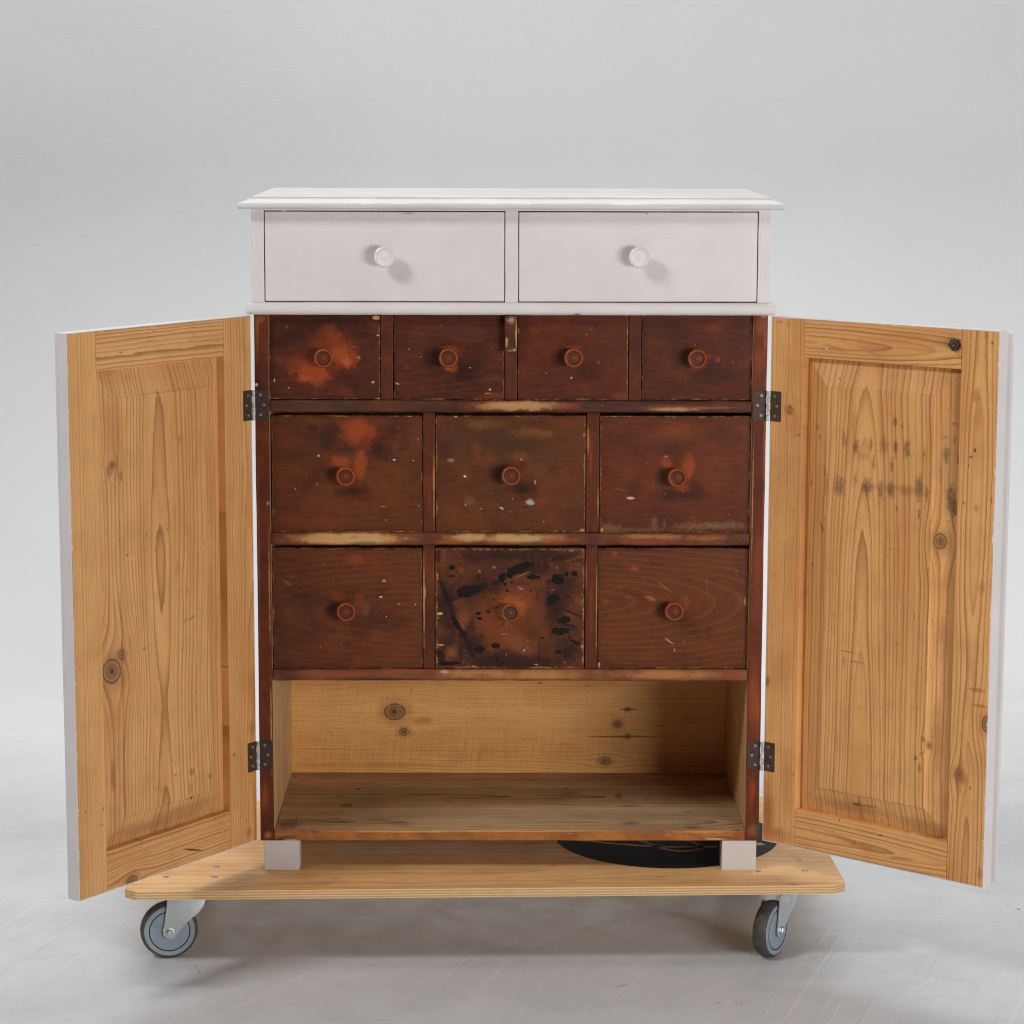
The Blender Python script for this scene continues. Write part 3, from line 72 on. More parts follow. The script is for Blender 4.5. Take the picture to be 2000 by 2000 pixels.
'dl_pn': [(0.3457, 0.9713, 0.02994, 0.08695, 0.0, (184, 122, 66), 0.6, 0.8, 0.4, 18.0), (0.3536, 0.898, 0.00823, 0.01586, 0.0, (150, 92, 50), 0.7, 0.8, 0.4, 40.0), (0.3332, 0.8876, 0.00603, 0.01328, 0.0, (156, 96, 52), 0.7, 0.8, 0.4, 40.0), (0.3106, 0.7479, 0.01911, 0.00807, 0.0, (226, 176, 108), 0.6, 0.9, 0.6, 40.0), (0.3212, 0.7534, 0.00305, 0.00322, 0.0, (96, 64, 38), 0.8, 0.7, 0.4, 45.0), (0.2219, 0.7841, 0.00197, 0.00191, 0.0, (26, 21, 22), 0.9, 0.5, 0.2, 45.0), (0.2742, 0.7807, 0.00194, 0.00919, 0.0, (120, 76, 44), 0.7, 0.7, 0.4, 45.0), (0.3449, 1.0608, 0.02612, 0.00891, 0.0, (176, 122, 72), 0.5, 0.7, 0.4, 40.0), (0.1162, 0.9074, 0.00204, 0.00138, 0.0, (90, 60, 40), 0.8, 0.6, 0.2, 45.0), (0.1882, 0.9337, 0.00636, 0.01632, 0.0, (176, 104, 50), 0.6, 0.8, 0.5, 40.0), (0.1978, 0.7153, 0.00958, 0.01927, 0.0, (180, 108, 54), 0.5, 0.8, 0.5, 40.0), (0.1748, 0.6702, 0.00564, 0.01386, 0.0, (176, 104, 50), 0.5, 0.8, 0.5, 40.0), (0.2468, 0.9533, 0.01554, 0.00161, 0.0, (160, 110, 66), 0.5, 0.7, 0.8, 80.0), (0.3764, 0.7064, 0.00373, 0.01333, 0.0, (130, 80, 44), 0.6, 0.8, 0.5, 45.0), (0.3581, 0.3809, 0.00708, 0.04237, 0.0, (156, 92, 44), 0.8, 0.7, 0.35, 20.0), (0.3592, 0.4746, 0.03134, 0.03368, 0.0, (186, 124, 68), 0.5, 0.8, 0.4, 18.0), (0.1717, 0.3028, 0.00591, 0.00528, 0.0, (70, 48, 32), 0.85, 0.7, 0.5, 90.0), (0.1852, 0.304, 0.00252, 0.00351, 0.0, (70, 48, 32), 0.8, 0.7, 0.5, 45.0), (0.1706, 0.3497, 0.01012, 0.00878, 0.0, (110, 74, 46), 0.6, 0.7, 0.7, 90.0), (0.1218, 0.3319, 0.00945, 0.0071, 0.0, (110, 74, 46), 0.5, 0.7, 0.8, 90.0), (0.2126, 0.3527, 0.00581, 0.00232, 0.0, (120, 80, 48), 0.6, 0.7, 0.6, 45.0), (0.2626, 0.3388, 0.0049, 0.00173, 0.0, (120, 80, 48), 0.6, 0.7, 0.6, 45.0), (0.285, 0.5884, 0.00481, 0.00339, 0.0, (110, 76, 46), 0.7, 0.7, 0.5, 45.0), (0.166, 0.6215, 0.01423, 0.00173, -0.349, (110, 70, 40), 0.8, 0.6, 0.3, 60.0), (0.1807, 0.6196, 0.0025, 0.00689, 0.0, (120, 76, 44), 0.5, 0.7, 0.3, 45.0), (0.197, 0.472, 0.0208, 0.12143, 0.0, (206, 158, 98), 0.35, 0.9, 0.3, 10.0), (0.3352, 0.4173, 0.00158, 0.00283, 0.0, (230, 214, 190), 0.9, 0.6, 0.2, 45.0), (0.2437, 0.2749, 0.17292, 0.02033, 0.0, (140, 100, 62), 0.6, 0.9, 0.5, 20.0), (0.1763, 0.2876, 0.10966, 0.01175, 0.0, (140, 100, 62), 0.4, 0.9, 0.5, 30.0), (0.1755, 0.3213, 0.00843, 0.01758, 0.0, (170, 106, 54), 0.6, 0.8, 0.4, 45.0)],
'dl_so_k': [],
'dl_so': [(0.4466, 1.0383, 0.00862, 0.10294, 0.0, (220, 168, 92), 0.5, 0.9, 0.4, 15.0), (0.3978, 0.3053, 0.00777, 0.00141, -0.262, (76, 50, 32), 0.85, 0.7, 0.5, 60.0), (0.3911, 0.3327, 0.00195, 0.00451, 0.0, (96, 62, 36), 0.7, 0.7, 0.4, 45.0), (0.4337, 0.3366, 0.00306, 0.00335, 0.0, (120, 78, 46), 0.6, 0.7, 0.5, 45.0), (0.4256, 0.6456, 0.0019, 0.00137, 0.0, (110, 70, 40), 0.7, 0.6, 0.2, 45.0)],
'dl_sh_k': [],
'dl_sh': [(0.0057, 0.7929, 0.02132, 0.07937, 0.0, (196, 128, 60), 0.55, 0.9, 0.4, 15.0), (0.0046, 0.4714, 0.01783, 0.11963, 0.0, (176, 104, 48), 0.7, 0.9, 0.5, 15.0), (0.0062, 0.2754, 0.01524, 0.09687, 0.0, (186, 110, 48), 0.75, 0.9, 0.5, 15.0), (0.0105, 0.3974, 0.01783, 0.02101, 0.0, (150, 92, 48), 0.5, 0.9, 0.5, 25.0), (0.0602, 0.3578, 0.00614, 0.00418, 0.0, (110, 70, 42), 0.8, 0.7, 0.5, 45.0), (0.0233, 0.2063, 0.0134, 0.01819, 0.0, (150, 88, 44), 0.6, 0.9, 0.5, 30.0), (0.0076, 0.3182, 0.01521, 0.00905, 0.0, (120, 80, 50), 0.6, 0.9, 0.5, 40.0), (0.066, 0.3934, 0.0035, 0.14868, 0.0, (220, 168, 100), 0.5, 0.9, 0.3, 45.0)],
'dl_rt_k': [],
'dl_rt': [(0.3271, 1.0935, 0.0045, 0.00262, 0.0, (120, 80, 48), 0.7, 0.7, 0.4, 45.0)],
'dl_rb_k': [(0.3269, 0.1915, 0.0104, 0.3)],
'dl_rb': [(0.1697, 0.209, 0.03391, 0.00266, 0.279, (52, 34, 24), 0.9, 0.6, 0.35, 40.0), (0.0934, 0.2243, 0.00174, 0.0015, 0.0, (208, 196, 184), 0.9, 0.6, 0, 45.0), (0.3016, 0.2563, 0.00403, 0.00288, 0.0, (120, 80, 46), 0.6, 0.7, 0.6, 45.0)],
'dr_pn_k': [(0.3464, 0.7717, 0.011, 0.7), (0.3365, 0.4169, 0.0044, 0.9)],
'dr_pn': [(0.3509, 0.9183, 0.02134, 0.11275, 0.0, (176, 138, 92), 0.4, 0.9, 0.5, 20.0), (0.1727, 0.9576, 0.01154, 0.03845, 0.0, (170, 112, 62), 0.5, 0.9, 0.4, 30.0), (0.1786, 0.9182, 0.01041, 0.01637, 0.0, (74, 52, 40), 0.702, 0.75, 0.8, 110.0), (0.2088, 0.9249, 0.00495, 0.01821, 0.0, (74, 52, 40), 0.663, 0.75, 0.8, 110.0), (0.2342, 0.9243, 0.0123, 0.02101, 0.0, (74, 52, 40), 0.468, 0.75, 0.8, 110.0), (0.2581, 0.925, 0.0057, 0.02094, 0.0, (74, 52, 40), 0.702, 0.75, 0.8, 110.0), (0.2797, 0.9242, 0.00971, 0.02087, 0.0, (74, 52, 40), 0.663, 0.75, 0.8, 110.0), (0.1541, 0.9285, 0.00838, 0.02124, 0.0, (74, 52, 40), 0.468, 0.75, 0.8, 110.0), (0.2555, 0.9684, 0.0061, 0.01139, 0.0, (74, 52, 40), 0.663, 0.75, 0.8, 110.0), (0.3524, 0.9184, 0.00951, 0.02067, 0.0, (74, 52, 40), 0.663, 0.75, 0.8, 110.0), (0.314, 0.9191, 0.00401, 0.00945, 0.0, (74, 52, 40), 0.468, 0.75, 0.8, 110.0), (0.2508, 0.893, 0.0049, 0.02005, 0.0, (74, 52, 40), 0.624, 0.75, 0.8, 110.0), (0.2151, 0.8925, 0.00413, 0.01823, 0.0, (74, 52, 40), 0.546, 0.75, 0.8, 110.0), (0.3724, 0.9135, 0.00315, 0.01405, 0.0, (74, 52, 40), 0.624, 0.75, 0.8, 110.0), (0.1465, 0.8474, 0.0177, 0.02624, 0.0, (74, 52, 40), 0.624, 0.75, 0.8, 110.0), (0.1204, 0.8477, 0.00637, 0.02633, 0.0, (74, 52, 40), 0.39, 0.75, 0.8, 110.0), (0.2044, 0.8516, 0.01409, 0.02602, 0.0, (74, 52, 40), 0.663, 0.75, 0.8, 110.0), (0.23, 0.8472, 0.00823, 0.02593, 0.0, (74, 52, 40), 0.468, 0.75, 0.8, 110.0), (0.2505, 0.8505, 0.009, 0.02106, 0.0, (74, 52, 40), 0.741, 0.75, 0.8, 110.0), (0.2803, 0.852, 0.02109, 0.01621, 0.0, (74, 52, 40), 0.39, 0.75, 0.8, 110.0), (0.3056, 0.86, 0.01207, 0.03133, 0.0, (74, 52, 40), 0.702, 0.75, 0.8, 110.0), (0.3207, 0.8519, 0.00601, 0.01801, 0.0, (74, 52, 40), 0.546, 0.75, 0.8, 110.0), (0.3616, 0.8424, 0.01189, 0.03489, 0.0, (74, 52, 40), 0.702, 0.75, 0.8, 110.0), (0.37, 0.8284, 0.0087, 0.02074, 0.0, (74, 52, 40), 0.702, 0.75, 0.8, 110.0), (0.3772, 0.8318, 0.00473, 0.04236, 0.0, (74, 52, 40), 0.663, 0.75, 0.8, 110.0), (0.2634, 0.8189, 0.00326, 0.00766, 0.0, (74, 52, 40), 0.624, 0.75, 0.8, 110.0), (0.307, 0.8143, 0.00403, 0.01238, 0.0, (74, 52, 40), 0.624, 0.75, 0.8, 110.0), (0.081, 0.8453, 0.00343, 0.01079, 0.0, (74, 52, 40), 0.624, 0.75, 0.8, 110.0), (0.0894, 0.7023, 0.00387, 0.00593, 0.0, (74, 52, 40), 0.546, 0.75, 0.8, 110.0), (0.0951, 0.9444, 0.00596, 0.00681, 0.0, (74, 52, 40), 0.468, 0.75, 0.8, 110.0), (0.1004, 0.9281, 0.00511, 0.00681, 0.0, (74, 52, 40), 0.468, 0.75, 0.8, 110.0), (0.3644, 0.9731, 0.00709, 0.00561, 0.0, (74, 52, 40), 0.39, 0.75, 0.8, 110.0), (0.361, 0.8613, 0.00277, 0.00471, 0.0, (74, 52, 40), 0.624, 0.75, 0.8, 110.0), (0.3499, 0.9491, 0.00871, 0.00563, 0.0, (74, 52, 40), 0.39, 0.75, 0.8, 110.0), (0.3653, 0.9437, 0.00394, 0.00936, 0.0, (74, 52, 40), 0.39, 0.75, 0.8, 110.0), (0.2693, 0.96, 0.00324, 0.00569, 0.0, (74, 52, 40), 0.468, 0.75, 0.8, 110.0), (0.1785, 0.8615, 0.00584, 0.01933, 0.0, (74, 52, 40), 0.351, 0.75, 0.8, 110.0), (0.3444, 0.8826, 0.00398, 0.02828, 0.0, (74, 52, 40), 0.273, 0.75, 0.8, 110.0), (0.115, 0.8695, 0.0051, 0.01462, 0.0, (74, 52, 40), 0.39, 0.75, 0.8, 110.0), (0.1109, 0.771, 0.00295, 0.01178, 0.436, (70, 46, 32), 0.85, 0.6, 0.4, 60.0), (0.2301, 0.8444, 0.00158, 0.01647, 0.436, (80, 52, 36), 0.6, 0.6, 0.8, 60.0), (0.2614, 0.7485, 0.03462, 0.00137, -0.14, (150, 104, 60), 0.6, 0.8, 0.6, 60.0), (0.1385, 1.0335, 0.00452, 0.00384, 0.0, (130, 90, 56), 0.6, 0.7, 0.6, 45.0), (0.3488, 0.9853, 0.00152, 0.00134, 0.0, (208, 196, 184), 0.9, 0.6, 0, 45.0), (0.187, 0.9037, 0.03198, 0.00825, 0.0, (120, 84, 56), 0.3, 0.9, 0.8, 60.0), (0.2394, 0.8536, 0.10414, 0.01096, 0.0, (128, 90, 60), 0.3, 0.9, 0.8, 50.0), (0.3471, 0.7008, 0.03383, 0.02725, 0.0, (176, 112, 58), 0.4, 0.9, 0.5, 30.0), (0.3278, 0.4266, 0.00687, 0.00835, 0.0, (130, 84, 48), 0.85, 0.6, 0.5, 60.0), (0.3138, 0.3907, 0.00502, 0.00559, 0.0, (96, 72, 56), 0.8, 0.7, 0.5, 60.0), (0.3215, 0.3752, 0.00564, 0.01285, 0.0, (160, 96, 50), 0.8, 0.7, 0.5, 40.0), (0.3269, 0.4027, 0.0125, 0.00334, 0.611, (150, 92, 50), 0.6, 0.7, 0.5, 40.0), (0.3495, 0.4301, 0.01551, 0.09149, 0.0, (166, 106, 60), 0.6, 0.8, 0.5, 18.0), (0.3327, 0.4693, 0.0081, 0.13306, 0.0, (216, 164, 92), 0.6, 0.8, 0.3, 12.0), (0.1939, 0.2864, 0.01434, 0.00458, 0.0, (40, 32, 28), 0.95, 0.8, 0.8, 100.0), (0.2168, 0.2876, 0.01295, 0.00399, 0.0, (70, 54, 44), 0.7, 0.8, 0.8, 100.0), (0.1736, 0.5583, 0.02923, 0.00197, 0.0, (140, 92, 54), 0.7, 0.7, 0.7, 50.0), (0.1903, 0.5423, 0.02264, 0.00225, 0.0, (140, 92, 54), 0.6, 0.7, 0.7, 50.0), (0.1643, 0.54, 0.00456, 0.01413, 0.0, (160, 106, 60), 0.6, 0.8, 0.5, 45.0), (0.2314, 0.2888, 0.00258, 0.00398, 0.0, (50, 38, 30), 0.8, 0.7, 0.4, 45.0), (0.2693, 0.5868, 0.00442, 0.00333, 0.0, (140, 90, 52), 0.6, 0.7, 0.5, 45.0), (0.3533, 0.6051, 0.01848, 0.06301, 0.0, (176, 116, 66), 0.6, 0.9, 0.4, 15.0), (0.304, 0.6386, 0.00125, 0.00826, 0.0, (130, 66, 30), 0.8, 0.6, 0.3, 45.0), (0.3523, 0.5885, 0.00617, 0.01646, 0.0, (220, 180, 128), 0.4, 0.8, 0.8, 80.0), (0.1909, 0.2787, 0.13706, 0.01717, 0.0, (142, 102, 62), 0.55, 0.9, 0.5, 20.0), (0.32, 0.2706, 0.08182, 0.01688, 0.0, (142, 102, 62), 0.5, 0.9, 0.5, 20.0)],
'dr_so_k': [(0.3984, 0.3761, 0.008, 0.5), (0.4519, 0.4726, 0.012, 0.1)],
'dr_so': [(0.4109, 1.0246, 0.01074, 0.01585, 0.0, (176, 112, 66), 0.75, 0.6, 0.5, 40.0), (0.4166, 0.9906, 0.01193, 0.0344, 0.0, (186, 122, 72), 0.6, 0.8, 0.5, 25.0), (0.4159, 0.924, 0.01795, 0.06646, 0.0, (190, 134, 80), 0.5, 0.8, 0.4, 18.0), (0.411, 0.9329, 0.00359, 0.00479, 0.0, (46, 32, 24), 0.95, 0.6, 0.6, 90.0), (0.4039, 0.9216, 0.0042, 0.00266, 0.0, (46, 32, 24), 0.9, 0.6, 0.7, 90.0), (0.3999, 0.9066, 0.0012, 0.00373, 0.0, (46, 32, 24), 0.8, 0.6, 0.5, 45.0), (0.4376, 1.1134, 0.00354, 0.00471, 0.0, (110, 76, 50), 0.9, 0.6, 0.5, 90.0), (0.4253, 1.1258, 0.00237, 0.01048, 0.0, (130, 90, 56), 0.7, 0.7, 0.6, 90.0), (0.393, 0.8429, 0.00302, 0.00536, 0.0, (110, 74, 46), 0.8, 0.7, 0.5, 45.0), (0.4174, 0.8359, 0.0072, 0.01337, 0.0, (176, 112, 60), 0.7, 0.8, 0.5, 30.0), (0.4447, 0.852, 0.00297, 0.01064, 0.0, (120, 84, 56), 0.6, 0.8, 0.6, 60.0), (0.4325, 0.703, 0.009, 0.01884, 0.0, (160, 104, 60), 0.5, 0.8, 0.5, 40.0), (0.4294, 0.5281, 0.02115, 0.00545, 0.0, (156, 98, 52), 0.8, 0.7, 0.5, 40.0), (0.4364, 0.5017, 0.02113, 0.00382, 0.0, (150, 92, 50), 0.7, 0.7, 0.5, 40.0), (0.4215, 0.3573, 0.00366, 0.00551, 0.0, (120, 86, 60), 0.8, 0.7, 0.6, 80.0), (0.4455, 0.5877, 0.0042, 0.02977, 0.0, (226, 166, 84), 0.7, 0.7, 0.3, 30.0), (0.4223, 0.1971, 0.00123, 0.00111, 0.0, (26, 21, 22), 0.9, 0.5, 0, 45.0), (0.4449, 0.2099, 0.00912, 0.01665, 0.0, (140, 86, 48), 0.5, 0.9, 0.6, 30.0), (0.4103, 0.3707, 0.00917, 0.0138, 0.0, (168, 104, 56), 0.6, 0.7, 0.4, 40.0)],
'dr_sh_k': [(0.0415, 0.9717, 0.0063, 0.0), (0.0023, 0.481, 0.0058, 0.3)],
'dr_sh': [(0.0542, 0.929, 0.00265, 0.00168, 0.0, (56, 38, 26), 0.9, 0.6, 0.4, 45.0), (0.0509, 0.9254, 0.00166, 0.0014, 0.0, (56, 38, 26), 0.9, 0.6, 0, 45.0), (0.0618, 0.9291, 0.0053, 0.00279, 0.0, (80, 54, 36), 0.6, 0.7, 0.7, 90.0), (0.0164, 1.1254, 0.01132, 0.00389, 0.0, (130, 96, 62), 0.7, 0.8, 0.7, 60.0), (0.0366, 0.7461, 0.01476, 0.00851, 0.0, (214, 166, 104), 0.5, 0.8, 0.8, 80.0), (0.0554, 0.9482, 0.01988, 0.03631, 0.0, (176, 110, 56), 0.5, 0.9, 0.5, 20.0), (0.0101, 0.2434, 0.02061, 0.07645, 0.0, (156, 84, 34), 0.8, 0.9, 0.5, 14.0), (0.0316, 0.206, 0.03761, 0.01763, 0.0, (150, 84, 38), 0.6, 0.9, 0.6, 25.0), (0.0335, 0.1981, 0.00171, 0.00294, 0.0, (208, 196, 184), 0.9, 0.6, 0.3, 45.0), (0.0498, 0.3091, 0.01695, 0.08737, 0.0, (176, 114, 60), 0.5, 0.9, 0.5, 15.0), (0.0648, 0.3205, 0.00203, 0.00465, 0.0, (80, 52, 34), 0.8, 0.7, 0.3, 45.0), (0.0701, 0.4577, 0.00201, 0.2014, 0.0, (224, 170, 100), 0.5, 0.9, 0.3, 45.0), (0.0283, 0.5094, 0.03388, 0.08652, 0.0, (180, 118, 62), 0.45, 0.9, 0.5, 14.0)],
'dr_rt_k': [],
'dr_rt': [(0.1306, 1.0865, 0.03552, 0.00548, -0.209, (180, 116, 64), 0.7, 0.7, 0.4, 25.0), (0.2011, 1.0855, 0.02848, 0.00542, -0.349, (186, 124, 68), 0.6, 0.7, 0.5, 30.0), (0.2947, 1.094, 0.07392, 0.00428, 0.0, (184, 122, 68), 0.5, 0.8, 0.5, 25.0), (0.263, 1.1189, 0.09317, 0.00429, -0.105, (186, 124, 70), 0.5, 0.8, 0.5, 20.0), (0.1161, 1.0843, 0.00195, 0.00549, -0.524, (230, 200, 160), 0.8, 0.6, 0.3, 60.0), (0.3445, 1.0705, 0.01823, 0.00213, 0.0, (176, 140, 96), 0.5, 0.8, 0.8, 80.0), (0.3678, 1.0986, 0.01206, 0.00529, 0.0, (130, 98, 66), 0.4, 0.9, 0.4, 30.0)],
'dr_rb_k': [],
'dr_rb': [(0.1925, 0.2184, 0.09152, 0.00747, -0.175, (180, 112, 58), 0.7, 0.7, 0.5, 20.0), (0.29, 0.2082, 0.03817, 0.00454, 0.087, (170, 104, 54), 0.7, 0.8, 0.6, 30.0), (0.2473, 0.2416, 0.00579, 0.00228, 0.0, (64, 44, 30), 0.9, 0.6, 0.5, 45.0), (0.1625, 0.254, 0.00165, 0.00403, 0.0, (90, 60, 40), 0.8, 0.6, 0.3, 45.0), (0.2105, 0.2189, 0.00195, 0.00573, 0.0, (110, 74, 48), 0.6, 0.7, 0.4, 45.0), (0.1925, 0.217, 0.00654, 0.0046, 0.0, (120, 84, 56), 0.5, 0.7, 0.8, 90.0), (0.2044, 0.2624, 0.10734, 0.00172, -0.244, (226, 176, 116), 0.8, 0.8, 0.6, 60.0), (0.2884, 0.262, 0.08893, 0.00141, -0.244, (228, 182, 124), 0.8, 0.7, 0.7, 60.0)],
'deck': [(0.3032, -0.2376, 0.06286, 0.01069, 0.0, (150, 104, 64), 0.5, 0.9, 0.9, 20.0), (0.3651, -0.0959, 0.08421, 0.02269, 0.0, (196, 140, 84), 0.5, 0.9, 0.9, 16.0), (0.4927, -0.2131, 0.01266, 0.01515, 0.0, (230, 200, 110), 0.5, 0.8, 0.5, 45.0), (0.27, -0.2579, 0.09386, 0.01484, 0.0, (196, 146, 94), 0.5, 0.9, 0.6, 15.0), (0.3622, -0.2766, 0.09358, 0.00842, 0.0, (160, 116, 76), 0.5, 0.9, 0.6, 20.0), (0.1216, -0.1614, 0.00956, 0.00661, 0.0, (120, 84, 56), 0.5, 0.8, 0.6, 45.0), (0.5416, -0.2925, 0.01557, 0.00523, 0.0, (130, 96, 66), 0.7, 0.7, 0.5, 45.0), (0.1442, -0.2647, 0.03744, 0.01478, 0.0, (198, 156, 110), 0.5, 0.9, 0.8, 40.0), (-0.2703, -0.233, 0.0091, 0.00465, 0.0, (110, 72, 46), 0.8, 0.8, 0.8, 60.0), (-0.294, -0.2707, 0.02708, 0.00763, 0.0, (160, 108, 66), 0.6, 0.9, 0.9, 40.0), (-0.3423, -0.2995, 0.06725, 0.00678, 0.0, (176, 124, 78), 0.5, 0.9, 0.9, 20.0), (-0.4339, -0.1573, 0.01615, 0.00799, 0.0, (206, 160, 110), 0.5, 0.9, 0.8, 30.0), (-0.3707, -0.2684, 0.09024, 0.00763, 0.0, (176, 124, 78), 0.6, 0.9, 0.6, 15.0), (-0.4417, -0.2852, 0.01348, 0.00606, 0.0, (130, 98, 70), 0.6, 0.8, 0.7, 40.0), (-0.4212, -0.1776, 0.01149, 0.00476, 0.0, (160, 124, 86), 0.5, 0.8, 0.6, 40.0), (-0.2809, -0.2558, 0.04528, 0.00384, 0.0, (170, 118, 74), 0.6, 0.8, 0.5, 20.0)],
'emblem': (0.3487, 0.0201, 0.2102),
'emblem_lines': [(0.012, [(0.1732, -0.0016), (0.2051, -0.0105), (0.2365, -0.0248), (0.2948, -0.0424), (0.3411, -0.0517), (0.4353, -0.0536)]), (0.012, [(0.2957, -0.0025), (0.3065, -0.0224), (0.3218, -0.0458), (0.3395, -0.0683), (0.3582, -0.0792), (0.3752, -0.0815), (0.3931, -0.0759), (0.4057, -0.0632), (0.4051, -0.0457), (0.3961, -0.0251), (0.3876, -0.0106)]), (0.016, [(0.5119, -0.0418), (0.5254, -0.036)]), (0.01, [(0.2656, 0.0272), (0.3391, 0.0052), (0.4259, -0.0046), (0.4893, 0.0007)])],
'deck_screws': [(-0.4871, -0.1533), (-0.487, -0.2171), (-0.5734, -0.2161), (0.5763, -0.1461), (0.5784, -0.2102), (0.4933, -0.2131)],
'castors': [(-0.5701, -0.2128, 0.17), (0.5135, -0.2426, 0.97), (-0.5701, 0.21, 0.5), (0.5135, 0.21, -0.6)],
'floor': [(-0.387, -0.177, 0.192, 0.0022, 0.999, (228, 226, 224), 0.7), (-0.451, -0.286, 0.109, 0.002, 0.97, (228, 226, 224), 0.6), (-0.334, -0.082, 0.085, 0.002, 0.787, (228, 226, 224), 0.6), (-0.258, 0.043, 0.169, 0.0015, 0.035, (228, 226, 224), 0.5), (-0.385, -0.021, 0.055, 0.0015, 0.052, (228, 226, 224), 0.5), (0.21, -0.193, 0.134, 0.002, 1.109, (228, 226, 224), 0.5), (0.187, 0.182, 0.11, 0.002, 1.682, (228, 226, 224), 0.6), (0.162, 0.103, 0.018, 0.003, -1.038, (228, 226, 224), 0.6), (0.604, 0.093, 0.079, 0.002, 0.455, (228, 226, 224), 0.6), (0.195, -0.196, 0.027, 0.003, 0.526, (120, 116, 113), 0.7), (0.446, -0.246, 0.135, 0.002, 1.064, (228, 226, 224), 0.4), (-0.791, 0.104, 0.122, 0.002, 0.843, (228, 226, 224), 0.4), (-0.192, -0.208, 0.105, 0.0015, 0.861, (228, 226, 224), 0.5), (-0.553, -0.114, 0.043, 0.002, -1.302, (150, 146, 143), 0.7), (0.007, -0.218, 0.146, 0.0015, 1.532, (228, 226, 224), 0.35), (0.975, 0.242, 0.011, 0.005, -1.421, (40, 38, 38), 0.9), (0.959, 0.263, 0.004, 0.003, -0.947, (60, 58, 58), 0.8), (-0.346, -0.197, 0.003, 0.003, -0.393, (80, 78, 76), 0.9), (-0.568, -0.138, 0.002, 0.003, -0.609, (80, 78, 76), 0.9), (0.355, -0.284, 0.004, 0.003, -1.217, (60, 58, 56), 0.9), (0.396, -0.289, 0.002, 0.003, -0.822, (60, 58, 56), 0.9), (0.836, -0.027, 0.146, 0.0015, 0.757, (228, 226, 224), 0.5), (0.693, -0.232, 0.158, 0.0018, 0.985, (228, 226, 224), 0.45), (-0.093, -0.319, 0.075, 0.0015, 0.634, (228, 226, 224), 0.45)],
}

